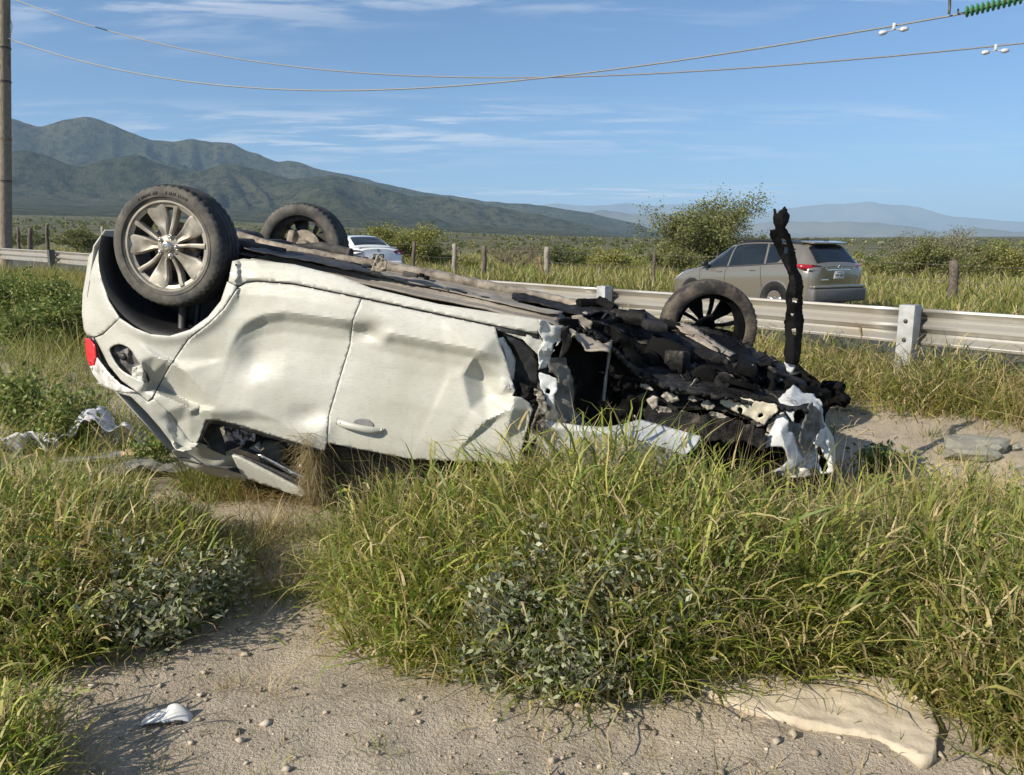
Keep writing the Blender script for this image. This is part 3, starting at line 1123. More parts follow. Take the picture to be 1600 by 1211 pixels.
# ---- rear arch liner
V, Fc = [], []
ang_ = np.linspace(R(-12), R(192), 30)
for dpt in (-.02, -.10, -.25, -.42):
    for a in ang_:
        rr = .405 - .03 * (dpt < -.05)
        V.append(W3(-rr * math.cos(a) * .97 + .0, -.095 - rr * math.sin(a) * .95 + .0, dpt))
n_ = len(ang_)
for k in range(3):
    for q in range(n_ - 1):
        a = k * n_ + q
        Fc.append((a, a + 1, a + 1 + n_, a + n_))
o = mesh('arch_liner', V, Fc, M['liner'], CAR, True)
solidify(o, .006, 0)
vs = [W3(-.41 * math.cos(a), -.095 - .41 * math.sin(a), -.40) for a in ang_] + [W3(.0, .0, -.40)]
mesh('arch_liner', vs, [(k, k + 1, n_) for k in range(n_ - 1)] , M['liner'], CAR)
mb = MB()
mb.tube([W3(.02, -.10, -.16), W3(.025, -.52, -.2)], .026, 12)
mb.tube([W3(.10, -.10, -.2), W3(.07, -.50, -.24)], .016, 10)
mb.build('shock_absorber', M['plastic'], CAR, True)

# ------------------------------------------------------------------ wheels of the wreck
def wheel(center, out, up, parent, m_t, m_tr, m_r, m_b, R0=.318, Wd=.205, rot=0.0, emblem=True, spoke=True, disc=True, name='wheel'):
    """center: middle of the tyre's outer face; out: unit vector away from the car"""
    out = out / np.linalg.norm(out)
    up = up - out * (up @ out)
    up = up / np.linalg.norm(up)
    rt = np.cross(up, out)
    MM = np.stack([rt, up, out], 1)
    # alloy rim: barrel, lip and ten spokes
    mb = MB()
    rl = .228
    mb.lathe([(rl - .004, -.150), (rl - .030, -.145), (rl - .034, -.06), (rl - .026, -.022), (rl - .010, -.016), (rl - .004, -.004), (rl + .006, -.004), (rl + .008, -.018), (rl + .004, -.03), (rl + .010, -.172), (rl - .004, -.172)], 72, MM, center, closed=True)
    barrel = mb
    rim = barrel.build(name, m_r, parent, True)
    autosmooth(rim, 40)
    rim.data.materials.append(m_b)
    nF = len(rim.data.polygons)
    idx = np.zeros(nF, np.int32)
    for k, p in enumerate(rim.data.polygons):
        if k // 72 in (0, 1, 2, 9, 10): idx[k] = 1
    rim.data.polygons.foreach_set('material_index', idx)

    def spoke_mesh(a0, wide):
        rs = [.040, .075, .115, .155, .190, .213]
        if wide:
            hl_, hr_ = [.017, .020, .034, .049, .055, .055], [.015, .018, .029, .043, .051, .051]
        else:
            hl_, hr_ = [.011, .010, .011, .0125, .014, .016], [.011, .010, .011, .0125, .014, .016]
        dz = [-.020, -.018, -.024, -.022, -.014, -.012]
        ofs = [0, 0, .002, .006, .006, .004] if wide else [0, .002, .004, .003, 0, 0]
        vs, fs = [], []
        for r_, l_, h_, z_, f_ in zip(rs, hl_, hr_, dz, ofs):
            sec = [(-l_, z_ - .035), (-l_, z_ - .006), (-l_ * .75, z_), (l_ * .0, z_ - (.008 if wide else -.003)), (h_ * .75, z_), (h_, z_ - .006), (h_, z_ - .035)]
            for s_, zz_ in sec:
                x_, y_ = r_, s_ + f_
                vs.append((x_ * math.cos(a0) - y_ * math.sin(a0), x_ * math.sin(a0) + y_ * math.cos(a0), zz_))
        k_ = 7
        for i in range(len(rs) - 1):
            for q in range(k_):
                fs.append((i * k_ + q, i * k_ + (q + 1) % k_, (i + 1) * k_ + (q + 1) % k_, (i + 1) * k_ + q))
        fs += [tuple(range(k_))[::-1], tuple(range((len(rs) - 1) * k_, len(rs) * k_))]
        P = np.array(vs) @ MM.T + center
        return P, fs
    if spoke:
        for k in range(5):
            for off, wide in ((43, True), (11, False)):
                P, fs = spoke_mesh(R(off + 72 * k) + rot, wide)
                o = mesh('spoke', P, fs, m_r, rim, True)
                autosmooth(o, 38)
        hub = MB().lathe([(0, -.006), (.022, -.006), (.028, -.010), (.034, -.016), (.058, -.020), (.066, -.03), (.066, -.06)], 40, MM, center).build('hub', m_r, rim, True)
        autosmooth(hub, 40)
    if emblem:
        MB().lathe([(.0, .000), (.020, .000), (.026, -.004), (.028, -.012)], 32, MM, center).build('hub_cap', M['chrome'], rim, True)
        MB().lathe([(.012, .0015), (.016, .0015), (.016, -.002), (.012, -.002)], 24, MM, center, True).build('emblem_ring', M['alloy'], rim, True)
        for k in range(5):
            a = R(43 + 36 + 72 * k) + rot
            p_ = center + MM @ np.array([.050 * math.cos(a), .050 * math.sin(a), -.012])
            mb = MB().lathe([(0, .006), (.0065, .006), (.0085, .003), (.0085, -.012)], 6, MM, p_)
            mb.lathe([(.0115, .0), (.0135, .0), (.0135, -.01), (.0115, -.01)], 16, MM, p_, True)
            mb.build('lug_nut', M['chrome'], rim)
    if disc:
        dd = MB().lathe([(0, -.075), (.060, -.075), (.064, -.090), (.128, -.090), (.130, -.100), (.128, -.112), (.064, -.112), (.055, -.15), (0, -.15)], 40, MM, center).build('brake_disc', M['brake'], rim, True)
        autosmooth(dd, 40)
        mbc = MB()
        mbc.box(center + MM @ np.array([.10, .055, -.10]), (.06, .12, .075), MM, .015)
        mbc.build('brake_caliper', M['brake'], rim, True)
    # tyre: rounded sidewalls, grooved tread with cut shoulders
    n = 144
    prof = [(rl + .001, -.010, 0), (rl + .012, -.002, 0), (.262, .006, 0), (.285, .005, 0), (.300, -.002, 0), (.309, -.014, 1), (.3145, -.026, 1), (.316, -.040, 1)]
    for c_ in (-.062, -.098, -.134):
        prof += [(.3175, c_ + .017, 0), (.318, c_ + .005, 0), (.309, c_ + .003, 0), (.309, c_ - .003, 0), (.318, c_ - .005, 0)]
    prof += [(.316, -.160, 1), (.3145, -.174, 1), (.309, -.186, 1), (.300, -.198, 0), (.285, -.205, 0), (.262, -.206, 0), (rl + .012, -.198, 0), (rl + .001, -.190, 0)]
    k_ = len(prof)
    vs = np.zeros((k_, n, 3))
    for i, (r_, h_, cut) in enumerate(prof):
        for q in range(n):
            a = 2 * math.pi * q / n
            rr = (r_ - (.0065 if (cut and q % 3 == 0) else 0)) * R0 / .318
            vs[i, q] = (rr * math.cos(a), rr * math.sin(a), h_)
    P = vs.reshape(-1, 3) @ MM.T + center
    i_, q_ = np.meshgrid(np.arange(k_ - 1), np.arange(n), indexing='ij')
    f = np.stack([i_ * n + q_, i_ * n + (q_ + 1) % n, (i_ + 1) * n + (q_ + 1) % n, (i_ + 1) * n + q_], -1).reshape(-1, 4)
    mi = np.where((np.repeat(np.arange(k_ - 1), n) > 4) & (np.repeat(np.arange(k_ - 1), n) < k_ - 6), 1, 0)
    ty = mesh_np('tyre', P, f, np.full(len(f), 4), [m_t, m_tr], rim, True, mat_idx=mi)
    autosmooth(ty, 32)
    # raised lettering band and rib on the sidewall
    mb = MB()
    mb.lathe([(.250, .0035), (.2525, .0075), (.255, .0045)], 96, MM, center)
    rs_l = random.Random(5)
    for k in range(26):
        a = R(70) + k * R(2.1) + (R(9) if k > 12 else 0)
        if rs_l.random() < .14: continue
        cM = np.stack([np.array([-math.sin(a), math.cos(a), 0]), np.array([math.cos(a), math.sin(a), 0]), np.array([0, 0, 1])], 1)
        c_ = np.array([.272 * math.cos(a), .272 * math.sin(a), .0065])
        mb.box(center + MM @ c_, (.006, .014, .004), MM @ cM)
    mb.build('sidewall_rib', m_t, rim)
    return rim


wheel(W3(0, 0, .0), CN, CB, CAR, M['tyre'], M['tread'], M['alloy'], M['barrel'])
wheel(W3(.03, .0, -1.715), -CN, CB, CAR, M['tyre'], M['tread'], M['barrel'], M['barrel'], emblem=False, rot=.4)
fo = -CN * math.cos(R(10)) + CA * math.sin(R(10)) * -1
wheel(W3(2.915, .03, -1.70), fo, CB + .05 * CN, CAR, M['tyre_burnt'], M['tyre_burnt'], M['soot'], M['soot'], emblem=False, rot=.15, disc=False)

# ------------------------------------------------------------------ underside
vs, fs = [], []
us = np.linspace(-.45, 2.35, 120)
wl = np.linspace(-.10, -1.64, 70)
for u in us:
    for w_ in wl:
        c_ = (w_ + .87) / .77
        v_ = .012 + .010 * (1 - c_ * c_)
        v_ += .018 * math.exp(-((w_ + .87) / .14) ** 2)                       # tunnel
        for rb in (-.30, -1.42): v_ += .020 * (1 if abs(w_ - rb) < .045 else 0)
        v_ += .008 * (1 if int(u * 9) % 2 == 0 and .16 < abs(w_ + .87) < .5 else 0)
        v_ += .004 * float(fbm(u * 6, w_ * 6, 3.0, 3))
        if u < .42 and w_ > -.42: v_ = min(v_, -.02)
        if u < .42 and w_ < -1.34: v_ = min(v_, -.02)
        if u > 2.05: v_ -= .25 * (u - 2.05) + .05 * abs(float(fbm(u * 14, w_ * 9, 6.0, 2)))
        if u < -.2: v_ -= .5 * (-.2 - u)
        vs.append(W3(u, v_, w_))
nw = len(wl)
for k in range(len(us) - 1):
    for q in range(nw - 1):
        u, w_ = us[k], wl[q]
        if abs(u) < .40 and (w_ > -.40 or w_ < -1.34): continue
        a = k * nw + q
        fs.append((a, a + 1, a + 1 + nw, a + nw))
under = mesh('underbody', vs, fs, M['under'], CAR, True)
autosmooth(under, 30)
solidify(under, .01, 0)
mb = MB()
mb.tube([W3(2.2, .05, -.95), W3(1.9, .058, -.92), W3(1.4, .062, -.86), W3(.8, .055, -.8), W3(.5, .045, -.72), W3(.2, .05, -.7), W3(-.1, .06, -.85)], .03, 12)
mb.build('exhaust_pipe', M['brake'], under, True)
MB().box(W3(-.25, .0, -.95), (.25, .8, .14), np.stack([CA, CN, CB], 1), .05).build('muffler', M['under_dark'], under, True)
mb = MB()
mb.tube([W3(.02, -.01, -.25), W3(.05, .02, -.5), W3(.12, .03, -.86), W3(.05, .02, -1.2), W3(.02, -.01, -1.5)], .042, 12)
mb.tube([W3(.02, -.01, -.3), W3(.25, .05, -.33), W3(.48, .05, -.36)], .035, 10)
mb.tube([W3(.02, -.01, -1.42), W3(.25, .05, -1.40), W3(.48, .05, -1.36)], .035, 10)
mb.build('rear_axle_beam', M['under_dark'], under, True)
# torn black plastic shields along the near edge of the floor


def shield(name, pts_uw, h, mat, seed, parent, jag=.006, hv=.010):
    rs = np.random.default_rng(seed)
    pl = [(a * 1000, b * 1000) for a, b in pts_uw]
    V, Fc = fill2d(pl, step=28, jag=jag * 1000 * .6, seed=seed)
    P = np.array([W3(a / 1000, h + hv * float(fbm(a / 90, b / 90, seed * 2.3, 3)), b / 1000) for a, b in V])
    nf = []
    for f in Fc:
        nn = np.cross(P[f[1]] - P[f[0]], P[f[2]] - P[f[0]])
        nf.append(f if nn[2] > 0 else f[::-1])
    o = mesh(name, P, nf, mat, parent, True)
    autosmooth(o, 40)
    solidify(o, .006, 0)
    return o


shield('torn_shield', [(.38, -.09), (.60, -.13), (.95, -.17), (1.12, -.22), (1.05, -.32), (.8, -.36), (.52, -.4), (.40, -.34)], .060, M['plastic'], 3, under)
shield('torn_shield', [(.42, -.42), (.7, -.40), (.9, -.46), (.86, -.7), (.6, -.74), (.44, -.62)], .050, M['under_dark'], 4, under)
shield('torn_shield', [(1.05, -.20), (1.3, -.24), (1.55, -.30), (1.5, -.40), (1.2, -.38), (1.08, -.33)], .056, M['plastic'], 5, under, hv=.014)
shield('floor_brace', [(1.0, -1.25), (2.1, -1.28), (2.12, -1.52), (1.0, -1.5)], .040, M['under'], 6, under, hv=.01)
shield('floor_brace', [(.9, -.28), (2.05, -.22), (2.06, -.40), (.9, -.44)], .046, M['under'], 8, under, hv=.008)
shield('heat_scorch', [(1.75, -.55), (2.15, -.45), (2.3, -.8), (2.25, -1.3), (1.9, -1.2), (1.7, -.9)], .055, M['burnt'], 9, under, hv=.014)
# small brackets, bolts and hanging scraps
rs = random.Random(12)
for k in range(16):
    u, w_ = rs.uniform(.6, 2.1), rs.uniform(-.25, -1.4)
    mb = MB()
    s_ = rs.uniform(.012, .035)
    th = rs.uniform(0, 3)
    Mr = np.array([[math.cos(th), -math.sin(th), 0], [math.sin(th), math.cos(th), 0], [0, 0, 1]])
    mb.box(W3(u, .045, w_), (s_ * 3, s_, s_ * 1.2), np.stack([CA, CN, CB], 1) @ Mr, s_ * .2)
    mb.build('bracket', M['under_dark'] if k % 2 else M['soot'], under)
p_ = panel('scrap_plate', [(587, 402), (590, 397), (596, 402), (604, 408), (603, 424), (590, 425), (578, 424), (584, 412)], -.30, M['beige'], parent=under, step=3, wrough=.01, rs_=6., jag=.4)
mb = MB()
mb.tube([PW(686, 458, -.25), PW(690, 452, -.26), PW(698, 451, -.26), PW(702, 457, -.25)], .004, 6)
mb.build('wire_loop', M['plastic'], under, True)

M['ashpale'] = simple('pale_ash', (.40, .365, .31), (.05, .045, .04), 16, .85, 0, .4, .006, .46, .60)
# ------------------------------------------------------------------ burnt, torn front end
def shard(name, poly, w, mat, seed=1, rough=.02, jag=1.0, step=6, thick=.006, holes=(), rs_=14., parent=CAR, ang=30):
    return panel(name, poly, w, mat, parent=parent, holes=holes, step=step, jag=jag, seed=seed, thick=thick, wrough=rough, rs_=rs_, ang=ang)


# folded door skin, black seal and hinge pillar at the tear
shard('folded_skin', [(774, 530), (787, 527), (798, 545), (806, 562), (803, 594), (786, 584), (791, 560), (785, 542)], lambda x, y: .02 - .0030 * (x - 774), M['fender'], 3, .004, .3, 4)
shard('hinge_seal', [(774, 514), (792, 521), (812, 529), (834, 551), (841, 570), (840, 602), (828, 594), (816, 566), (803, 540)], lambda x, y: -.03 - .0006 * (x - 775), M['rubber'], 4, .006, .4, 4)
shard('hinge_pillar', [(784, 520), (800, 518), (845, 530), (850, 600), (846, 700), (815, 700), (812, 620), (792, 590), (783, 550)], -.11, M['under_dark'], 5, .015, .6, 6)
shard('wing_flange', [(776, 513), (842, 524), (852, 540), (846, 556), (838, 552), (816, 530), (792, 521)], lambda x, y: wside(x, y) - .012, M['paint'], 6, .006, .4, 4)
shard('torn_flange', [(842, 499), (854, 502), (859, 507), (879, 512), (877, 531), (868, 545), (860, 559), (854, 574), (842, 578), (842, 549), (849, 534), (843, 520)], lambda x, y: -.01 - .002 * (x - 845), M['torn'], 7, .018, .9, 4, holes=[[(866, 536), (871, 534), (868, 546), (862, 552)]])
shard('torn_flange', [(842, 583), (858, 586), (869, 591), (871, 608), (866, 616), (868, 640), (856, 634), (850, 615), (844, 604)], -.03, M['fender'], 8, .012, .7, 4, holes=[[(853, 607), (859, 608), (858, 616), (852, 614)]])
shard('scorched_pillar', [(857, 559), (884, 558), (896, 593), (897, 640), (916, 660), (930, 672), (846, 668), (854, 640), (869, 608), (872, 590), (858, 582)], lambda x, y: -.06 - .0016 * (x - 850), simple('smoked_paint', (.20, .19, .17), (.085, .08, .072), 10, .8, 0, .3), 9, .012, .8, 5)
shard('torn_strip', [(834, 608), (846, 612), (856, 632), (850, 668), (832, 692), (821, 706), (829, 678), (834, 655), (842, 632)], .0, M['ash'], 10, .02, 1.0, 4)
shard('torn_strip', [(806, 596), (826, 603), (842, 610), (846, 626), (838, 634), (826, 626), (812, 620), (806, 608)], -.02, M['burnt'], 11, .03, 1.0, 4)
shard('curled_scrap', [(876, 512), (888, 508), (894, 530), (888, 548), (881, 558), (872, 561), (879, 540)], -.05, M['burnt'], 12, .02, .8, 4)
# wheel house and bulkhead, black with soot
shard('wheel_house', [(872, 500), (905, 498), (950, 508), (958, 520), (962, 560), (955, 640), (960, 672), (920, 672), (898, 640), (896, 592), (884, 556)], lambda x, y: -.14 - .22 * np.sin(np.clip((x - 880) / 95, 0, 1) * 1.9), M['soot'], 13, .015, .6, 6)
shard('wheel_house', [(950, 508), (965, 512), (990, 535), (1010, 575), (1012, 620), (1004, 676), (950, 676), (952, 600)], lambda x, y: -.36 + .05 * np.sin((x - 950) / 18), M['soot'], 14, .03, .8, 6, holes=[smooth_poly([(952, 606), (966, 604), (972, 620), (966, 634), (952, 630)], 2)])
shard('wheel_house', [(940, 590), (975, 585), (1030, 600), (1060, 690), (940, 700)], -.52, M['soot'], 15, .04, .8, 8)
mb = MB()
mb.tube([PW(955, 532, -.27), PW(951, 560, -.28), PW(947, 590, -.29), PW(944, 615, -.29), PW(943, 626, -.29)], [.008, .009, .0085, .009, .007], 8)
mb.build('brake_hose', M['greyfab'], CAR, True)
# ragged engine deck between the bulkhead and the nose
topx = [860, 880, 905, 920, 940, 960, 985, 1008, 1030, 1060, 1090, 1120, 1150, 1180, 1205, 1245, 1262]
topy = [478, 474, 466, 474, 470, 486, 488, 494, 499, 503, 508, 516, 530, 545, 557, 580, 590]
botx = [860, 900, 930, 960, 1000, 1040, 1100, 1150, 1216, 1262]
boty = [505, 512, 520, 545, 585, 604, 615, 624, 634, 640]


def deck_w(x, y):
    a, b = np.interp(x, topx, topy), np.interp(x, botx, boty)
    q = np.clip((y - a) / np.maximum(b - a, 6), 0, 1)
    far = np.interp(x, [860, 940, 1010, 1262], [-.95, -1.25, -1.45, -1.25])
    return far + (np.interp(x, [860, 1262], [-.18, -.42]) - far) * q ** .85


shard('burnt_engine_deck', list(zip(topx, topy)) + list(zip(botx, boty))[::-1], lambda x, y: deck_w(x, y) + .035 * fbm(x / 34, y / 8, 3.3, 3, .5), M['burnt'], 16, .0, 1.6, 4, thick=.02, ang=25)
shard('bulkhead', [(860, 505), (900, 505), (960, 540), (1010, 580), (1215, 620), (1230, 745), (1050, 745), (900, 720)], lambda x, y: -.75 - .0012 * (x - 860), M['soot'], 17, .05, 1.0, 10)
# machinery on the deck: gearbox, sump, canisters, arms, and thin torn plates
MC = np.stack([CA, CN, CB], 1)


def rotm(ax, ay, az):
    from mathutils import Euler
    return np.array(Euler((R(ax), R(ay), R(az))).to_matrix())


def mech_box(name, px, py, w, size, rot, mat, bev=.012):
    o = MB().box(PW(px, py, w), size, MC @ rotm(*rot), bev).build(name, mat, CAR, True)
    autosmooth(o, 30)


def mech_cyl(name, px, py, w, r_, L, rot, mat):
    Q = MC @ rotm(*rot)
    o = MB().lathe([(0, L / 2), (r_ * .8, L / 2), (r_, L / 2 - .012), (r_, L * .2), (r_ * .93, L * .18), (r_ * .93, -L * .18), (r_, -L * .2), (r_, -L / 2 + .012), (r_ * .8, -L / 2), (0, -L / 2)], 20, Q, PW(px, py, w)).build(name, mat, CAR, True)
    autosmooth(o, 30)


mech_box('gearbox', 1045, 552, -.72, (.24, .20, .15), (8, 12, 15), M['soot'], .03)
mech_box('oil_sump', 1092, 560, -.90, (.28, .26, .14), (-6, 8, -8), M['burnt'], .02)
mech_box('gearbox_cover', 1058, 566, -.60, (.12, .10, .13), (0, -10, 30), M['burnt'], .015)
mech_cyl('alternator', 1012, 566, -.58, .058, .12, (80, 0, 20), M['soot'])
mech_cyl('canister', 975, 495, -.85, .045, .26, (0, 86, 14), M['burnt'])
mech_cyl('canister', 925, 476, -.95, .040, .20, (0, 80, -30), M['soot'])
mech_cyl('pulley', 1100, 590, -.52, .070, .05, (84, 0, 8), M['soot'])
mech_cyl('pulley', 1130, 595, -.50, .045, .06, (84, 0, 8), M['burnt'])
mech_box('cross_member', 1165, 565, -.95, (.10, .85, .06), (0, 6, 6), M['soot'], .012)
mech_box('cross_member', 1010, 500, -.95, (.12, .70, .05), (0, -4, -10), M['burnt'], .012)
mech_box('control_arm', 1075, 518, -1.25, (.34, .07, .03), (6, 10, 28), M['soot'], .01)
mech_box('battery_tray', 1150, 600, -.55, (.20, .16, .03), (12, 4, -6), M['soot'], .006)
mech_box('radiator_core', 1205, 596, -.85, (.04, .50, .14), (0, -12, 10), M['soot'], .006)
mech_box('bracket_plate', 948, 476, -.9, (.14, .05, .05), (20, 10, 40), M['soot'], .008)
mech_box('bracket_plate', 995, 492, -1.05, (.10, .06, .06), (10, -16, -20), M['soot'], .008)
mech_box('bracket_plate', 1190, 572, -.9, (.14, .10, .02), (10, -22, 24), M['soot'], .004)
mech_box('bracket_plate', 1215, 583, -.75, (.10, .08, .02), (-14, 18, -30), M['burnt'], .004)
rs = np.random.default_rng(8)
for k in range(46):
    px, py = rs.uniform(890, 1240), 0
    lo_, hi_ = np.interp(px, topx, topy), np.interp(px, botx, boty)
    py = lo_ + (hi_ - lo_) * rs.uniform(.0, .95)
    w_ = float(deck_w(np.array([px]), np.array([py]))[0]) + rs.uniform(.0, .05)
    c_ = PW(px, py, w_)
    L_, B_ = rs.uniform(.04, .13), rs.uniform(.02, .06)
    Q = MC @ rotm(rs.uniform(-40, 40), rs.uniform(-40, 40), rs.uniform(0, 180))
    cv = rs.uniform(-.5, .5)
    P, f = [], []
    for i in range(5):
        a = i / 4 - .5
        ww = B_ * (1 + .35 * rs.normal())
        for q in (-.5, .5):
            P.append(c_ + Q @ np.array([a * L_, q * ww, cv * L_ * (a * a * 2)]))
    for i in range(4): f.append((2 * i, 2 * i + 1, 2 * i + 3, 2 * i + 2))
    o = mesh('torn_plate', P, f, [M['soot'], M['burnt'], M['ash'], M['under_dark'], M['burnt'], M['ashpale']][k % 6], CAR)
    solidify(o, .004, 0)
for k in range(14):
    px = rs.uniform(900, 1220)
    lo_, hi_ = np.interp(px, topx, topy), np.interp(px, botx, boty)
    pts_ = []
    py = lo_ + (hi_ - lo_) * rs.uniform(.1, .8)
    for q in range(6):
        x_ = px + q * rs.uniform(4, 12); y_ = py + q * rs.uniform(-2, 5)
        pts_.append(PW(x_, y_, float(deck_w(np.array([x_]), np.array([y_]))[0]) + .03 + rs.uniform(0, .04)))
    MB().tube(catmull(pts_, 3), rs.uniform(.003, .007), 6).build('charred_hose', M['soot'], CAR, True)
mb = MB()
for pts_, r_ in (([(930, 505, -.7), (985, 492, -1.0), (1040, 512, -1.2), (1090, 520, -1.35)], .018), ([(1080, 512, -1.35), (1097, 500, -1.5), (1112, 493, -1.6)], .014),
                 ([(890, 485, -.6), (925, 500, -.55), (955, 520, -.45), (985, 560, -.42), (1010, 575, -.42)], .010), ([(1000, 560, -.5), (1040, 570, -.6), (1075, 590, -.6)], .012),
                 ([(1090, 575, -.7), (1130, 560, -.9), (1170, 575, -1.0), (1205, 590, -.9)], .012)):
    mb.tube([PW(*p) for p in pts_], r_, 8)
mb.build('charred_pipe', M['soot'], CAR, True)
shard('subframe_plate', [(1050, 502), (1075, 505), (1100, 520), (1128, 540), (1150, 552), (1140, 556), (1110, 545), (1070, 522)], lambda x, y: deck_w(x, y) + .06, simple('dusty_plate', (.36, .31, .25), (.22, .18, .14), 10, .85, 0, .3), 21, .01, .5, 4)
shard('subframe_plate', [(893, 494), (905, 492), (925, 502), (924, 515), (905, 510), (894, 503)], -.25, M['under'], 22, .01, .6, 4)
shard('subframe_plate', [(1060, 520), (1085, 520), (1120, 545), (1150, 570), (1145, 590), (1110, 580), (1075, 560)], lambda x, y: deck_w(x, y) + .03, M['soot'], 23, .012, .6, 5)
shard('scorched_hood', [(1108, 520), (1150, 532), (1175, 545), (1172, 560), (1204, 566), (1215, 590), (1180, 600), (1140, 580), (1120, 555)], lambda x, y: deck_w(x, y) + .05, M['soot'], 24, .03, 1.2, 5, thick=.01)
shard('scrap_plate', [(1163, 572), (1177, 570), (1180, 575), (1170, 579)], -.6, M['beige'], 25, .004, .3, 3)
# near chassis rail, ash grey with flaked white paint
shard('chassis_rail', [(930, 583), (965, 590), (1000, 598), (1040, 602), (1125, 612), (1216, 632), (1218, 642), (1196, 668), (1160, 652), (1120, 640), (1060, 640), (1030, 655), (1000, 640), (975, 610)], lambda x, y: -.36 - .0004 * (x - 930) + .0010 * (y - np.interp(x, [930, 1216], [584, 632])), M['burnt'], 26, .006, 1.2, 4, thick=.02)
shard('rail_flange', [(930, 579), (965, 586), (1040, 598), (1125, 608), (1214, 628), (1216, 634), (1125, 615), (1040, 605), (965, 593)], lambda x, y: -.30 - .0004 * (x - 930), M['burnt'], 27, .008, .6, 4, thick=.02)
shard('flaked_rail_face', [(1125, 616), (1160, 622), (1214, 633), (1216, 641), (1205, 652), (1194, 664), (1172, 652), (1150, 644), (1125, 630)], lambda x, y: -.385, simple('flaked_paint', (.66, .61, .48), (.50, .44, .33), 12, .6, 0, .2), 28, .008, .8, 4, holes=[smooth_poly([(1152, 641), (1156, 636), (1161, 640), (1158, 648)], 2), smooth_poly([(1184, 650), (1190, 645), (1193, 650), (1187, 653)], 2)])
shard('melted_mount', [(1005, 640), (1030, 648), (1060, 640), (1100, 648), (1150, 655), (1195, 672), (1196, 705), (1160, 690), (1110, 690), (1060, 692), (1010, 680)], lambda x, y: -.33 + .0 * x, M['burnt'], 29, .010, 1.6, 4, thick=.01, rs_=16.)
shard('inner_black', [(990, 650), (1060, 670), (1200, 680), (1215, 700), (1215, 770), (1040, 770), (990, 720)], -.50, M['soot'], 30, .05, 1.0, 8)
for k, (px, py, a_, b_) in enumerate([(1048, 622, 14, 9), (1075, 650, 16, 8), (1105, 632, 12, 7), (1020, 628, 10, 12), (1062, 672, 18, 7), (1130, 668, 16, 6), (1165, 672, 14, 6), (1195, 684, 12, 8), (1182, 660, 12, 6), (1098, 668, 10, 6), (1205, 668, 9, 10), (1010, 605, 16, 4), (1060, 612, 18, 4), (1035, 640, 16, 8), (1120, 648, 18, 6), (1150, 662, 14, 5), (985, 655, 8, 10), (1085, 622, 14, 5)]):
    rs_k = np.random.default_rng(300 + k)
    th_ = np.linspace(0, 2 * math.pi, 9)[:-1]
    rr_ = rs_k.uniform(.55, 1.2, 8)
    shard('ash_scrap', [(px + a_ * q * math.cos(w_), py + b_ * q * math.sin(w_) + .25 * a_ * q * math.cos(w_)) for q, w_ in zip(rr_, th_)], -.30 - .0004 * (px - 930), M['ashpale'], 60 + k, .010, .5, 3, rs_=7.)
# crumpled wing lying along the bottom, its upper face to the sky
ridge = [(850, 668), (880, 670), (910, 673), (950, 676), (985, 683), (1020, 693), (1060, 706), (1072, 710)]
rw_ = [-.03, -.025, -.02, -.02, -.03, -.045, -.07, -.08]
rx_, ry_ = [p[0] for p in ridge], [p[1] for p in ridge]
tx_, ty_ = [846, 880, 910, 945, 972, 1000, 1040, 1097], [655, 661, 665, 667, 663, 655, 666, 682]
tw_ = [-.05, -.05, -.05, -.05, -.12, -.21, -.21, -.20]


def wing_top(x, y):
    a, b = np.interp(x, tx_, ty_), np.interp(x, rx_, ry_)
    q = np.clip((y - a) / np.maximum(b - a, 2), 0, 1)
    return np.interp(x, tx_, tw_) * (1 - q) + np.interp(x, rx_, rw_) * q + .004 * vnoise(x / 22, y / 12)


def wing_low(x, y):
    b = np.interp(x, rx_, ry_)
    return np.interp(x, rx_, rw_) - .0017 * np.clip(y - b, 0, 60) + .010 * vnoise(x / 26, y / 18, 3) * np.clip((y - b) / 12, 0, 1) + .004 * vnoise(x / 22, y / 12)


panel('crumpled_wing', list(zip(tx_, ty_)) + [(1085, 698)] + ridge[::-1], wing_top, M['fender'], step=3.5, ang=30)
panel('crumpled_wing', ridge + [(1058, 735), (1040, 775), (830, 775), (824, 715)], wing_low, M['fender'], step=4, ang=30)
# nose: bumper and headlamp pieces
shard('bumper_piece', [(1216, 623), (1228, 612), (1240, 601), (1247, 606), (1255, 614), (1272, 615), (1278, 626), (1282, 634), (1281, 642), (1273, 641), (1271, 629), (1259, 636), (1248, 637), (1241, 645), (1240, 661), (1230, 646)],
      wpoly([(1200, 620, -.50), (1240, 596, -.62), (1222, 640, -.42), (1240, 664, -.40), (1255, 614, -.60), (1245, 640, -.43), (1272, 612, -.66), (1290, 640, -.62), (1262, 640, -.5), (1235, 620, -.5)]), M['torn'], 32, .003, .5, 3)
shard('bumper_piece', [(1214, 647), (1225, 646), (1233, 659), (1232, 674), (1240, 677), (1245, 690), (1249, 707), (1257, 719), (1245, 728), (1232, 735), (1207, 738), (1224, 728), (1232, 719), (1226, 699), (1208, 698), (1191, 701), (1203, 675)],
      wpoly([(1185, 700, -.40), (1212, 645, -.44), (1236, 650, -.42), (1220, 675, -.34), (1240, 680, -.40), (1228, 702, -.33), (1262, 720, -.46), (1240, 715, -.37), (1205, 742, -.30), (1240, 742, -.36)]), M['fender'], 33, .003, .5, 3)
shard('headlamp_shell', [(1265, 631), (1272, 634), (1283, 643), (1284, 662), (1275, 692), (1266, 704), (1259, 710), (1249, 689), (1254, 666)], lambda x, y: -.46 + .004 * (1265 - x), M['filler'], 34, .012, .7, 3)
shard('bumper_piece', [(1280, 674), (1292, 666), (1302, 682), (1306, 702), (1306, 729), (1297, 724), (1285, 700), (1272, 694)], lambda x, y: -.55 - .006 * (x - 1285), M['fender'], 35, .003, .4, 3)
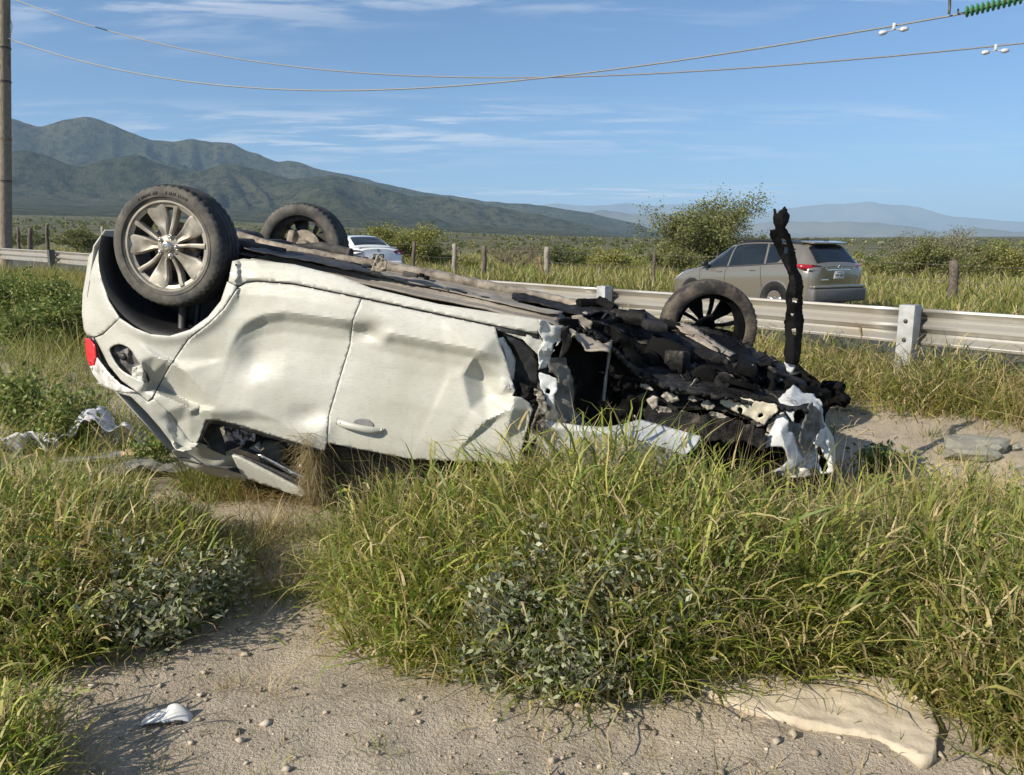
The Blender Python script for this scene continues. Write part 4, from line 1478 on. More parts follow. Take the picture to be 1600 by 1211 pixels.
shard('nose_skin', [(1194, 690), (1204, 648), (1222, 632), (1240, 607), (1262, 616), (1284, 628), (1287, 660), (1296, 690), (1303, 738), (1262, 746), (1212, 744), (1216, 712)], lambda x, y: -.58 + .0009 * (y - 680), M['torn'], 44, .022, .6, 4, thick=.01, rs_=13., holes=[smooth_poly([(1242, 640), (1258, 637), (1252, 658), (1241, 660)], 2), smooth_poly([(1196, 703), (1222, 700), (1230, 716), (1216, 732), (1200, 728)], 2), smooth_poly([(1276, 700), (1284, 702), (1294, 730), (1284, 738)], 2)])
shard('nose_core', [(1188, 640), (1216, 620), (1240, 598), (1284, 606), (1300, 612), (1290, 650), (1287, 700), (1302, 740), (1305, 800), (1180, 800), (1188, 700)], lambda x, y: -.62 - .001 * (x - 1188), M['soot'], 36, .03, .8, 6, thick=.06)
shard('nose_beam', [(1232, 580), (1245, 577), (1275, 596), (1296, 606), (1308, 606), (1316, 602), (1313, 612), (1316, 622), (1304, 632), (1290, 641), (1258, 640), (1236, 610)], lambda x, y: -1.15 + .002 * (x - 1232), M['soot'], 37, .04, 1.0, 4, thick=.06, holes=[[(1282, 614), (1287, 612), (1284, 617)]])
# what is left of the bonnet, pressed into the ground under the nose
vs, fs = [], []
us, wl = np.linspace(2.05, 3.35, 30), np.linspace(-.34, -1.5, 24)
for u in us:
    for w_ in wl:
        v_ = -.62 - .10 * (u - 2.05) + .05 * float(fbm(u * 5, w_ * 5, 7.0, 3))
        vs.append(W3(u, v_, w_))
for k in range(len(us) - 1):
    for q in range(len(wl) - 1):
        a = k * len(wl) + q
        fs.append((a, a + 1, a + 1 + len(wl), a + len(wl)))
o = mesh('crushed_bonnet', vs, fs, M['soot'], CAR, True)
solidify(o, .35, 0)
shard('far_wing', [(1040, 560), (1180, 560), (1240, 620), (1240, 700), (1040, 700)], -1.5, M['soot'], 38, .05, 1.2, 10, thick=.02)

# upright charred strip torn from the nose
strip_l = [(1243, 571), (1227, 567), (1224, 550), (1228, 530), (1225, 505), (1229, 480), (1227, 462), (1230, 450), (1233, 438), (1230, 424), (1223, 410), (1216, 396), (1208, 378), (1202, 366), (1203, 359), (1211, 358), (1208, 345), (1209, 333), (1208, 326), (1212, 326), (1214, 334), (1218, 329), (1227, 322), (1234, 336), (1232, 347), (1227, 356), (1235, 366), (1240, 385), (1245, 405), (1246, 420), (1252, 430), (1255, 446), (1254, 470), (1254, 490), (1257, 500), (1253, 530), (1252, 550), (1249, 566)]
shard('charred_strip', strip_l, lambda x, y: -.78 - .022 * np.abs((x - np.interp(y, [325, 410, 440, 570], [1220, 1232, 1243, 1239])) / 13) + .02 * np.sin(y / 17), M['soot'], 40, .003, .5, 3, thick=.004, rs_=9.,
      holes=[[(1237, 466), (1247, 466), (1246, 473), (1238, 472)], [(1237, 514), (1244, 513), (1244, 523), (1237, 522)], [(1235, 489), (1241, 490), (1237, 496)], [(1221, 373), (1228, 374), (1229, 382), (1222, 381)], [(1224, 387), (1231, 386), (1231, 396), (1225, 397)]])
shard('strip_foot', [(1226, 566), (1241, 560), (1243, 574), (1237, 583), (1230, 580)], -.80, M['fender'], 41, .006, .4, 3, thick=.01)

# ------------------------------------------------------------------ guardrail
def rail_point(px_or_xy):
    return np.array(px_or_xy, float)


def rail_top(xy):
    s = xy[0] * ROAD_U[0] + xy[1] * ROAD_U[1]
    return np.interp(s, [-14, -4, 1.1, 4.6, 12, 21.4, 25.3, 50], [.89, 1.01, 1.05, 1.085, 1.235, 1.51, 1.595, 2.21])


GR = empty('guardrail', (3.45, 6.6, .3), 'long galvanised steel guardrail between the verge and the road', 'guardrail')
seg_T = np.gradient(RAIL_XY, axis=0)
seg_T /= np.linalg.norm(seg_T, axis=1)[:, None]
seg_N = np.stack([seg_T[:, 1], -seg_T[:, 0]], 1)
# W profile: (height below the top, offset towards the road); we look at its back
wprof = [(.0, .012), (.006, .003), (.030, .0), (.036, .003), (.100, .070), (.108, .076), (.140, .078), (.147, .073), (.197, .014), (.205, .008), (.240, .008), (.247, .014), (.297, .073), (.304, .078), (.336, .076), (.344, .070), (.408, .003), (.415, .0), (.440, .003), (.446, .012)]
wprof = [(a * .69, b) for a, b in wprof]


def beam(k0, k1, lift=0.0, mat=None):
    vs, fs = [], []
    for k in range(k0, k1 + 1):
        p, N = RAIL_XY[k], seg_N[k]
        z = rail_top(p) + lift
        for h, o_ in wprof:
            vs.append((p[0] + N[0] * (o_ + .0), p[1] + N[1] * (o_ + .0), z - h))
    m = len(wprof)
    for k in range(k1 - k0):
        for q in range(m - 1):
            fs.append((k * m + q, k * m + q + 1, (k + 1) * m + q + 1, (k + 1) * m + q))
    o = mesh('rail_beam', vs, fs, mat or M['galv'], GR, True)
    autosmooth(o, 22)
    solidify(o, .006, 0)
    return o


cuts = [0, 8, 16, 24, 32, 40, 48, 56, 64, 72, 80, 88, 96]
for n_, (k0, k1) in enumerate(zip(cuts[:-1], cuts[1:])):
    beam(k0, k1, .002 * (n_ % 2))


def rail_post(xy, T, mat, tilt=0.0, h=.95):
    p = np.array(xy)
    N = np.array([T[1], -T[0]])
    z = rail_top(p)
    g = ground_z(*p)
    c = p - N * .075
    Mx = np.stack([np.array([T[0], T[1], 0]), np.array([N[0], N[1], 0]), np.array([tilt, 0, 1])], 1)
    zc = (z + .035 + g - .2) / 2
    L = z + .035 - (g - .2)
    mb = MB()
    mb.box((c[0], c[1], zc), (.12, .010, L), Mx, .002)
    mb.box((c[0] - N[0] * .065, c[1] - N[1] * .065, zc), (.13, .008, L), Mx, .002)
    mb.box((c[0] + N[0] * .0625, c[1] + N[1] * .0625, zc), (.13, .008, L), Mx, .002)
    mb.box((c[0] - N[0] * .0 - T[0] * .06, c[1] - T[1] * .06, zc), (.008, .13, L - .004), Mx, .002)
    mb.box((c[0] - N[0] * .0 + T[0] * .06, c[1] + T[1] * .06, zc), (.008, .13, L - .004), Mx, .002)
    mb.box((c[0], c[1], z + .033), (.126, .132, .006), Mx, .001)
    o = mb.build('rail_post', mat, GR)
    mb = MB()
    for dz in (-.10, -.26):
        q = c - N * .072
        mb.lathe([(0, .010), (.012, .010), (.014, .004), (.018, .002), (.018, -.002)], 10, np.stack([np.array([T[0], T[1], 0]), np.array([0, 0, 1.0]), np.array([-N[0], -N[1], 0])], 1), (q[0], q[1], z + dz))
    mb.build('bolt', M['steel_dark'], o)
    return o


POST_XY = [(5.05, 4.55), (3.45, 6.6), (1.16, 9.3), (-1.65, 11.9), (-4.2, 14.05), (-6.6, 16.0), (-9.2, 18.05), (-11.75, 20.0), (-14.9, 22.5), (-17.7, 24.8), (-20.5, 27.2), (6.9, 1.9)]
for xy in POST_XY:
    k = int(np.argmin(((RAIL_XY - np.array(xy)) ** 2).sum(1)))
    dark = xy[0] < -10
    rail_post(RAIL_XY[k], seg_T[k], M['darkpost'] if dark else M['galvpost'])


# ------------------------------------------------------------------ passing vehicles
def cr1(P, s):
    """Catmull-Rom through rows of P at parameters s (0..len-1)"""
    P = np.asarray(P, float)
    n = len(P)
    s = np.clip(np.asarray(s, float), 0, n - 1 - 1e-6)
    i = np.floor(s).astype(int)
    t_ = (s - i)
    g = lambda k: P[np.clip(k, 0, n - 1)]
    sh = (-1,) + (1,) * (P.ndim - 1)
    t_ = t_.reshape(sh)
    a, b, c, d = g(i - 1), g(i), g(i + 1), g(i + 2)
    a = np.where((i == 0).reshape(sh), 2 * b - c, a)
    d = np.where((i >= n - 2).reshape(sh), 2 * c - b, d)
    m1, m2 = (c - a) * .42, (d - b) * .42
    return (2 * t_ ** 3 - 3 * t_ ** 2 + 1) * b + (t_ ** 3 - 2 * t_ ** 2 + t_) * m1 + (-2 * t_ ** 3 + 3 * t_ ** 2) * c + (t_ ** 3 - t_ ** 2) * m2


class CarSkin:
    """body surface: stations along x (0 = tail), section points from sill to roof middle on one side"""
    def __init__(s, st):
        s.x = np.array([q[0] for q in st])
        secs = []
        for (x, zb, zbelt, hw, hwb, zr, hwr) in st:
            zm = zb + (zbelt - zb) * .5
            secs.append([(0, zb), (hw * .86, zb), (hw * .975, zb + .07), (hw, zm), (hw * .99, zm + (zbelt - zm) * .62), (hwb, zbelt), ((hwb * .42 + hwr * .58), zbelt + (zr - zbelt) * .62), (hwr, zr - (zr - zbelt) * .10 - .012), (hwr * .80, zr), (hwr * .4, zr + .018), (0, zr + .022)])
        s.S = np.array(secs)

    def P(s, x, t, side=1):
        """x: metres from the tail; t: 0..10 section parameter"""
        x, t = np.broadcast_arrays(np.asarray(x, float), np.asarray(t, float))
        sh = x.shape
        x, t = x.ravel(), t.ravel()
        si = np.interp(x, s.x, np.arange(len(s.x)))
        sec = cr1(s.S, si)
        y = np.zeros(len(x))
        z = np.zeros(len(x))
        for k in range(len(x)):
            q = cr1(sec[k], np.array([t[k]]))[0]
            y[k], z[k] = q
        return np.stack([x, y * side, z], 1).reshape(sh + (3,))

    def patch(s, xs, ts, side, off):
        X_, T_ = np.meshgrid(xs, ts, indexing='ij')
        P = s.P(X_, T_, side)
        du = np.gradient(P, axis=0)
        dv = np.gradient(P, axis=1)
        N = np.cross(du, dv)
        N /= np.linalg.norm(N, axis=-1)[..., None] + 1e-9
        N *= -1 if side > 0 else 1
        cen = np.array([0, 0, .8])
        sg = np.sign((N * (P * np.array([0, 1, 1]) - cen)).sum(-1).mean())
        return P + N * (sg if sg != 0 else 1) * off

    def patch_poly(s, poly, side, off, step=.06):
        """region given as polygon in (x, t)"""
        pl = [(a * 100, b * 20) for a, b in poly]
        V, Fc = fill2d(pl, step=step * 100, seed=3)
        X_, T_ = V[:, 0] / 100, V[:, 1] / 20
        P = s.P(X_, T_, side)
        e = .01
        du = s.P(X_ + e, T_, side) - s.P(X_ - e, T_, side)
        dv = s.P(X_, np.clip(T_ + .05, 0, 10), side) - s.P(X_, np.clip(T_ - .05, 0, 10), side)
        N = np.cross(du, dv)
        N /= np.linalg.norm(N, axis=-1)[..., None] + 1e-9
        sg = np.sign((N * (P * np.array([0, 1, 1]) - np.array([0, 0, .8]))).sum(-1))
        N *= np.where(sg == 0, 1, sg)[:, None]
        return P + N * off, Fc


def grid_faces(n, m):
    return [(a * m + b, a * m + b + 1, (a + 1) * m + b + 1, (a + 1) * m + b) for a in range(n - 1) for b in range(m - 1)]


def vehicle(name, label, cat, loc, heading, st, L, paint, spec):
    th = math.atan2(heading[1], heading[0])
    E_ = empty(name, loc, label, cat, rot=(0, 0, th))
    sk = CarSkin(st)
    kw = dict(keep=False)
    xs = np.unique(np.concatenate([np.linspace(0, L, 84), sk.x]))
    ts = np.linspace(0, 10, 44)
    Pl = sk.P(*np.meshgrid(xs, ts, indexing='ij'), 1)
    Pr = Pl * np.array([1, -1, 1])
    n, m = len(xs), len(ts)
    vs = np.vstack([Pl.reshape(-1, 3), Pr.reshape(-1, 3)])
    fl = grid_faces(n, m)
    fs = [f[::-1] for f in fl] + [tuple(i + n * m for i in f) for f in fl]
    for row, flip in ((0, False), (n - 1, True)):
        a = [row * m + k for k in range(m)]
        b = [n * m + row * m + k for k in range(m)][::-1]
        cap = tuple(a + b)
        fs.append(cap if not flip else cap[::-1])
    body = mesh('body', vs, fs, paint, E_, True, False)
    bm = bmesh.new()
    bm.from_mesh(body.data)
    bmesh.ops.remove_doubles(bm, verts=bm.verts[:], dist=.0008)
    bmesh.ops.recalc_face_normals(bm, faces=bm.faces[:])
    bm.to_mesh(body.data)
    bm.free()
    autosmooth(body, 35)

    def put(nm, poly, side, off, mat, par=E_, step=.07, thick=0):
        P, Fc = sk.patch_poly(poly, side, off, step)
        nf = []
        for f in Fc:
            nn = np.cross(P[f[1]] - P[f[0]], P[f[2]] - P[f[0]])
            c_ = P[list(f)].mean(0) * np.array([0, 1, 1]) - np.array([0, 0, .8])
            nf.append(f if nn @ c_ > 0 else f[::-1])
        return mesh(nm, P, nf, mat, par, True, False)
    for side in (1, -1):
        for nm, poly, mat, off in spec['side']:
            put(nm, poly, side, off, M[mat])
    for nm, poly, mat, off in spec['top']:
        P1, F1 = sk.patch_poly(poly, 1, off)
        P2, F2 = sk.patch_poly(poly, -1, off)
        o_ = mesh(nm, np.vstack([P1, P2]), [tuple(f) for f in F1] + [tuple(i + len(P1) for i in f)[::-1] for f in F2], M[mat], E_, True, False)
        bm = bmesh.new(); bm.from_mesh(o_.data)
        bmesh.ops.remove_doubles(bm, verts=bm.verts[:], dist=.004)
        bmesh.ops.recalc_face_normals(bm, faces=bm.faces[:])
        bm.to_mesh(o_.data); bm.free()
    # wheels and arches
    for side in (1, -1):
        for xw in spec['axles']:
            hw_ = float(np.interp(xw, sk.x, [q[3] for q in st]))
            rw = spec['rw']
            cw = np.array([xw, side * (hw_ - .005), rw])
            MM = np.stack([np.array([1.0, 0, 0]), np.array([0, 0, 1.0]), np.array([0, side, 0])], 1)
            a_ = MB()
            ring = []
            na = 26
            pts_, fcs_ = [], []
            for q in range(na):
                a = math.pi * (q / (na - 1)) * 1.16 - math.pi * .08
                for rr in (rw * .6, rw + .055, rw + .10):
                    x_, z_ = xw + rr * math.cos(a), rw + .03 + rr * math.sin(a)
                    pts_.append((x_, side * (hw_ + (.006 if rr > rw else .004) - .03 * max(0, (z_ - .62)) ), z_))
            for q in range(na - 1):
                for r_ in range(2): fcs_.append((q * 3 + r_, q * 3 + r_ + 1, q * 3 + 4 + r_, q * 3 + 3 + r_))
            ar = mesh('wheel_arch', pts_, fcs_, [M['rubber'], M[spec['arch']]], E_, True, False)
            ar.data.polygons.foreach_set('material_index', np.array([k % 2 for k in range(len(fcs_))], np.int32))
            solidify(ar, .02, 0)
            ty = MB().lathe([(rw * .64, .0), (rw * .80, .018), (rw * .95, .012), (rw, -.01), (rw, -.20), (rw * .9, -.215), (rw * .6, -.21)], 40, MM, cw).build('wheel', M['tread'], E_, True, False)
            rm = MB().lathe([(rw * .66, .004), (rw * .60, -.002), (rw * .58, -.05)], 40, MM, cw)
            rm.build('rim', M['vrim'], ty, True, False)
            for k in range(5):
                a = 2 * math.pi * k / 5 + .3
                ca, sa = math.cos(a), math.sin(a)
                sp = MB()
                P = []
                for rr, hwd in ((.03, .03), (rw * .62, .045)):
                    for s_, zz_ in ((-1, -.03), (-1, -.008), (1, -.008), (1, -.03)):
                        P.append(cw + MM @ np.array([rr * ca - s_ * hwd * sa, rr * sa + s_ * hwd * ca, zz_]))
                sp.add(P, [(0, 1, 5, 4), (1, 2, 6, 5), (2, 3, 7, 6), (3, 0, 4, 7), (0, 3, 2, 1), (4, 5, 6, 7)])
                sp.build('spoke', M['vrim'], ty, False, False)
            MB().lathe([(0, .0), (.035, -.002), (.05, -.02)], 16, MM, cw).build('hub_cap', M['vrim'], ty, True, False)
    for fn in spec['extra']:
        fn(E_, sk)
    return E_


def veh_paint(name, c, rough=.28, metal=.0, coat=.8):
    t = NT(name)
    nz = t.noise(3, 4, .6)
    t.set(t.mix(t.rng(nz, .4, .8), c, tuple(v * .88 + .03 for v in c)), rough, metal, coat)
    return t.m


M['vrim'] = simple('vehicle_rim', (.62, .62, .62), (.5, .5, .5), 20, .3, .6, 0)
M['vglass'] = M['glass']
t = NT('number_plate'); t.set((.62, .62, .60), .5); M['plate'] = t.m
t = NT('plate_text'); t.set((.05, .05, .06), .6); M['plateink'] = t.m
t = NT('badge_chrome'); t.set((.75, .75, .76), .2, .9); M['badge'] = t.m
M['paint_suv'] = veh_paint('suv_paint', (.275, .245, .195), .22, .55, .9)
M['paint_sedan'] = veh_paint('sedan_paint', (.78, .79, .80), .3, .0, .8)
M['suv_clad'] = simple('grey_cladding', (.09, .088, .085), (.12, .115, .11), 20, .6, 0, .1)


def vbox(E_, name, c, size, mat, bev=.01, rot=None, par=None):
    Mx = None
    if rot:
        from mathutils import Euler
        Mx = np.array(Euler(rot).to_matrix())
    return MB().box(c, size, Mx, bev).build(name, M[mat] if isinstance(mat, str) else mat, par or E_, True, False)


def mirrors(x, y, z, mat):
    def fn(E_, sk):
        for s in (1, -1):
            o = vbox(E_, 'door_mirror', (x, s * (y + .09), z), (.13, .19, .14), 'rubber', .05)
            vbox(E_, 'mirror_stalk', (x - .01, s * (y - .02), z - .05), (.05, .10, .03), 'rubber', .01, par=o)
    return fn


def handles(xs, t, mat):
    def fn(E_, sk):
        for s in (1, -1):
            for x in xs:
                p = sk.P(np.array([x]), np.array([t]), s)[0]
                vbox(E_, 'door_handle', (p[0], p[1] + s * .012, p[2]), (.19, .03, .03), mat, .012)
                vbox(E_, 'handle_cup', (p[0], p[1] - s * .002, p[2] - .012), (.13, .012, .05), 'rubber', .004)
    return fn


def suv_extra(E_, sk):
    # tailgate glass, lamps, plate, bumper cladding, spoiler, aerial fin
    for s in (1, -1):
        P = [(.035, s * .58, 1.14), (.02, s * .62, 1.05), (.012, s * .50, 1.02), (.014, s * .47, 1.09), (.20, s * .885, 1.15), (.42, s * .905, 1.16), (.20, s * .905, 1.05)]
        mb = MB()
        outer = [(.03, .45, 1.09), (.012, .60, 1.125), (.05, .80, 1.15), (.18, .885, 1.16), (.44, .905, 1.165), (.34, .912, 1.09), (.20, .905, 1.045), (.06, .845, 1.03), (.012, .62, 1.035), (.03, .45, 1.055)]
        V = [(a - .012, s * (b + .012), c_) for a, b, c_ in outer] + [(a + .04, s * (b - .03), c_) for a, b, c_ in outer]
        n = len(outer)
        f = [tuple(range(n)) if s < 0 else tuple(range(n))[::-1]] + [(k, (k + 1) % n, n + (k + 1) % n, n + k) for k in range(n)]
        lp = mesh('tail_light', V, f, M['red_dark'] if s < 0 else M['red_dark'], E_, False, False)
        V = [(-.012, s * .40, 1.085), (-.012, s * .47, 1.095), (-.012, s * .47, 1.055), (-.012, s * .40, 1.06)]
        mesh('reverse_light', V, [(0, 1, 2, 3)], M['lens'], lp, False, False)
        vbox(E_, 'reflector', (.02, s * .70, .62), (.03, .18, .035), 'red_dark', .005)
    vbox(E_, 'rear_bumper', (.03, 0, .50), (.24, 1.72, .30), 'suv_clad', .06)
    vbox(E_, 'bumper_lip', (.02, 0, .68), (.18, 1.66, .06), 'paint_suv', .02)
    vbox(E_, 'rear_spoiler', (.44, 0, 1.625), (.36, 1.10, .035), 'paint_suv', .014, (0, R(-7), 0))
    pl = vbox(E_, 'number_plate', (-.005, .0, .93), (.015, .32, .16), 'plate', .004)
    rsx = random.Random(3)
    mb = MB()
    for k in range(7):
        mb.box((-.014, -.115 + k * .038, .925), (.003, .022, .055 if k != 3 else .012))
    mb.box((-.014, 0, .985), (.003, .16, .014))
    mb.build('plate_text', M['plateink'], pl, False, False)
    MB().lathe([(.045, .004), (.055, .004), (.055, -.01), (.045, -.01)], 24, np.stack([np.array([0, 1.0, 0]), np.array([0, 0, .8]), np.array([-1.0, 0, 0])], 1), (-.012, 0, 1.10), True).build('badge', M['badge'], E_, True, False)
    vbox(E_, 'badge_bar', (-.010, .45, .83), (.01, .22, .03), 'badge', .004)
    vbox(E_, 'plate_garnish', (-.006, 0, 1.035), (.02, .74, .035), 'badge', .006)
    vbox(E_, 'roof_fin', (.95, 0, 1.70), (.16, .03, .06), 'rubber', .012, (0, R(16), 0))
    for s in (1, -1):
        vbox(E_, 'roof_rail', (1.65, s * .585, 1.69), (1.7, .035, .035), 'rubber', .012)
        vbox(E_, 'side_cladding', (2.25, s * .885, .33), (1.75, .05, .16), 'suv_clad', .02)
    vbox(E_, 'wiper', (.16, .1, 1.20), (.02, .42, .02), 'rubber', .005, (0, R(-20), R(4)))


SUV_ST = [  # x, sill z, belt z, half width, belt half width, roof z, roof half width
    (.00, .46, 1.02, .70, .66, 1.10, .60), (.04, .40, 1.07, .80, .75, 1.15, .64), (.12, .36, 1.11, .86, .80, 1.24, .64), (.24, .34, 1.14, .895, .825, 1.39, .62), (.40, .33, 1.15, .910, .84, 1.57, .59), (.62, .32, 1.15, .918, .845, 1.612, .575),
    (1.1, .31, 1.13, .924, .855, 1.650, .575), (1.7, .30, 1.09, .924, .86, 1.675, .58), (2.2, .30, 1.06, .922, .86, 1.665, .58), (2.6, .30, 1.04, .92, .855, 1.60, .565), (2.95, .30, 1.02, .918, .85, 1.44, .555), (3.3, .30, 1.00, .915, .845, 1.22, .56), (3.55, .30, .99, .912, .84, 1.07, .60),
    (3.8, .30, .95, .910, .83, 1.02, .63), (4.1, .30, .89, .89, .79, .97, .62), (4.35, .31, .81, .83, .70, .89, .57), (4.5, .33, .73, .72, .60, .79, .50), (4.57, .38, .65, .58, .50, .69, .42)]
suv_spec = dict(
    axles=(.93, 3.59), rw=.345, arch='suv_clad',
    side=[('side_window', [(2.50, 5.16), (3.36, 5.16), (3.05, 5.95), (2.82, 6.6), (2.62, 6.95), (2.50, 6.98)], 'vglass', .006),
          ('side_window', [(1.36, 5.16), (2.44, 5.16), (2.44, 6.98), (1.80, 7.0), (1.50, 6.98)], 'vglass', .006),
          ('quarter_window', [(.62, 6.25), (.98, 5.20), (1.30, 5.16), (1.43, 6.95), (1.0, 6.9)], 'vglass', .006),
          ('window_trim', [(.60, 5.05), (3.40, 5.05), (3.36, 5.14), (.66, 5.14)], 'rubber', .005),
          ('door_gap', [(2.475, .9), (2.487, .9), (2.487, 5.0), (2.475, 5.0)], 'rubber', .003),
          ('door_gap', [(1.30, 2.6), (1.312, 2.6), (1.43, 5.0), (1.418, 5.0)], 'rubber', .003),
          ('door_gap', [(3.30, .9), (3.312, .9), (3.37, 4.9), (3.358, 4.9)], 'rubber', .003),
          ('headlight', [(4.12, 4.3), (4.44, 4.0), (4.40, 4.9), (4.0, 5.0)], 'lens', .006)],
    top=[('rear_window', [(.08, 7.2), (.37, 7.2), (.37, 10), (.08, 10)], 'vglass', .008),
         ('roof_reflection', [(.50, 7.35), (2.55, 7.35), (2.55, 10), (.50, 10)], 'rubber', .005),  # black patch, the roof's dark reflection put in as colour
         ('windscreen', [(2.70, 7.4), (3.50, 7.5), (3.50, 10), (2.86, 10)], 'vglass', .008)],
    extra=[suv_extra, mirrors(3.12, .88, 1.13, 'rubber'), handles((1.62, 2.68), 4.45, 'paint_suv')])
hd_ = np.array([-.49, .872])
rear_left = np.array([6.30, 16.4])
rt_ = np.array([hd_[1], -hd_[0]])
c0 = rear_left + rt_ * .92
vehicle('parked_suv', 'brownish grey sport utility vehicle standing on the road beyond the guardrail', 'car', (c0[0], c0[1], .075), hd_, SUV_ST, 4.57, M['paint_suv'], suv_spec)


def sedan_extra(E_, sk):
    for s in (1, -1):
        outer = [(.02, .46, .92), (.0, .62, .96), (.06, .80, .975), (.22, .875, .97), (.30, .89, .90), (.16, .885, .84), (.04, .80, .82), (.0, .58, .84)]
        V = [(a - .02, s * (b + .012), c_) for a, b, c_ in outer] + [(a + .05, s * (b - .03), c_) for a, b, c_ in outer]
        n = len(outer)
        f = [tuple(range(n)) if s < 0 else tuple(range(n))[::-1]] + [(k, (k + 1) % n, n + (k + 1) % n, n + k) for k in range(n)]
        mesh('tail_light', V, f, M['red_dark'], E_, False, False)
        vbox(E_, 'reflector', (.0, s * .62, .50), (.03, .20, .03), 'red_dark', .005)
    vbox(E_, 'rear_bumper', (.04, 0, .50), (.20, 1.60, .26), 'paint_sedan', .07)
    vbox(E_, 'diffuser', (.05, 0, .33), (.20, 1.30, .16), 'rubber', .03)
    pl = vbox(E_, 'number_plate', (-.012, 0, .78), (.015, .34, .12), 'rubber', .004)
    mb = MB()
    for k in range(7): mb.box((-.021, -.12 + k * .04, .78), (.003, .02, .05))
    mb.build('plate_text', M['plate'], pl, False, False)
    MB().lathe([(.03, .004), (.04, .004), (.04, -.02), (.03, -.02)], 20, np.stack([np.array([0, 1.0, 0]), np.array([0, 0, 1.0]), np.array([-1.0, 0, 0])], 1), (-.005, 0, .96), True).build('badge', M['rubber'], E_, True, False)
    vbox(E_, 'boot_lip', (.10, 0, 1.055), (.10, 1.30, .025), 'paint_sedan', .01)


SED_ST = [
    (.00, .40, .86, .66, .60, .98, .50), (.05, .34, .90, .77, .70, 1.02, .56), (.15, .31, .93, .83, .76, 1.05, .60), (.40, .29, .95, .865, .79, 1.065, .60), (.62, .28, .95, .875, .80, 1.085, .60), (.95, .27, .95, .885, .80, 1.22, .58), (1.35, .27, .945, .89, .80, 1.37, .55), (1.8, .27, .94, .89, .80, 1.425, .535), (2.3, .27, .93, .89, .795, 1.43, .53), (2.7, .27, .92, .888, .79, 1.37, .525),
    (3.05, .27, .915, .885, .785, 1.18, .54), (3.35, .27, .91, .88, .78, 1.00, .58), (3.8, .27, .86, .86, .76, .93, .58), (4.2, .28, .78, .80, .70, .84, .52), (4.45, .30, .68, .68, .58, .73, .44), (4.62, .36, .60, .5, .42, .64, .34)]
sed_spec = dict(
    axles=(.95, 3.65), rw=.325, arch='paint_sedan',
    side=[('side_window', [(2.15, 5.2), (3.12, 5.2), (2.85, 6.3), (2.62, 6.8), (2.15, 6.85)], 'vglass', .006), ('side_window', [(1.0, 5.3), (2.07, 5.2), (2.07, 6.85), (1.6, 6.8), (1.25, 6.4)], 'vglass', .006),
          ('door_gap', [(2.1, .9), (2.112, .9), (2.112, 5.0), (2.1, 5.0)], 'rubber', .003)],
    top=[('rear_window', [(.72, 7.5), (1.38, 7.5), (1.38, 10), (.72, 10)], 'vglass', .008), ('windscreen', [(2.72, 7.5), (3.28, 7.5), (3.28, 10), (2.72, 10)], 'vglass', .008)],
    extra=[sedan_extra, mirrors(2.95, .82, .98, 'paint_sedan'), handles((1.35, 2.3), 4.5, 'paint_sedan')])
hd_ = np.array([-.47, .883])
p_ = at(592, 420, 24.6)
vehicle('white_sedan', 'white saloon car driving away on the road behind the wreck', 'car', (p_[0], p_[1], .56), hd_, SED_ST, 4.62, M['paint_sedan'], sed_spec)

# ------------------------------------------------------------------ wire fence beyond the road
FEN = empty('wire_fence', (at(710, 430, 32)[0], 32, .5), 'barbed wire fence on weathered wooden posts along the far side of the road', 'fence')
posts = [  # px, top y, bottom y, distance, radius, lean px, material
    (647, 377, 426, 33.5, .085, 2, 'darkwood'), (710, 381, 431, 32.0, .10, 0, 'greywood'), (757, 384, 434, 31.0, .10, 1, 'darkwood'), (855, 386, 440, 29.4, .11, 2, 'greywood'), (843, 402, 442, 29.0, .06, -10, 'redwood'),
    (936, 418, 448, 27.6, .028, 0, 'greywood'), (1022, 393, 452, 26.2, .05, 0, 'darkwood'), (1490, 407, 482, 20.8, .125, 1, 'darkwood'), (1210, 392, 455, 24.0, .06, 0, 'darkwood'), (580, 374, 420, 36, .09, 0, 'greywood'), (500, 368, 412, 39, .09, 1, 'greywood'),
    (73, 352, 380, 52, .12, 0, 'darkwood'), (47, 357, 378, 54, .16, 2, 'darkwood'), (28, 355, 378, 55, .10, 0, 'darkwood'), (160, 354, 388, 48, .1, 0, 'greywood'), (390, 362, 404, 43, .09, 0, 'darkwood'), (1680, 410, 495, 18.5, .11, 0, 'greywood')]
tops = []
for k, (px, ty, by, Y_, r_, lean, mt) in enumerate(posts):
    t_ = at(px, ty, Y_)
    b_ = at(px - lean, by, Y_)
    b_[2] = min(b_[2], ground_z(b_[0], b_[1])) - .15
    path, rad = [], []
    for q in range(6):
        f = q / 5
        path.append(b_ + (t_ - b_) * f + np.array([.02 * math.sin(q * 1.9 + k), .0, 0]))
        rad.append(r_ * (1.06 - .16 * f + .05 * math.sin(q * 2.3 + k * 1.7)))
    path.append(t_ + np.array([.01, 0, .03])); rad.append(r_ * .55)
    MB().tube(path, rad, 9).build('fence_post', M[mt], FEN, True)
    tops.append((px, t_, b_))
chain = sorted([q for q in tops if q[0] not in (843, 936)], key=lambda q: q[0])
for h in (.30, .62, .92):
    mb = MB()
    for (_, ta, ba), (_, tb, bb) in zip(chain[:-1], chain[1:]):
        a = ta * h + ba * (1 - h); b = tb * h + bb * (1 - h)
        m_ = (a + b) / 2; m_[2] -= .05
        mb.tube([a, (a + m_) / 2 - np.array([0, 0, .012]), m_, (b + m_) / 2 - np.array([0, 0, .012]), b], .006, 4, False)
    mb.build('fence_wire', M['fencewire'], FEN)

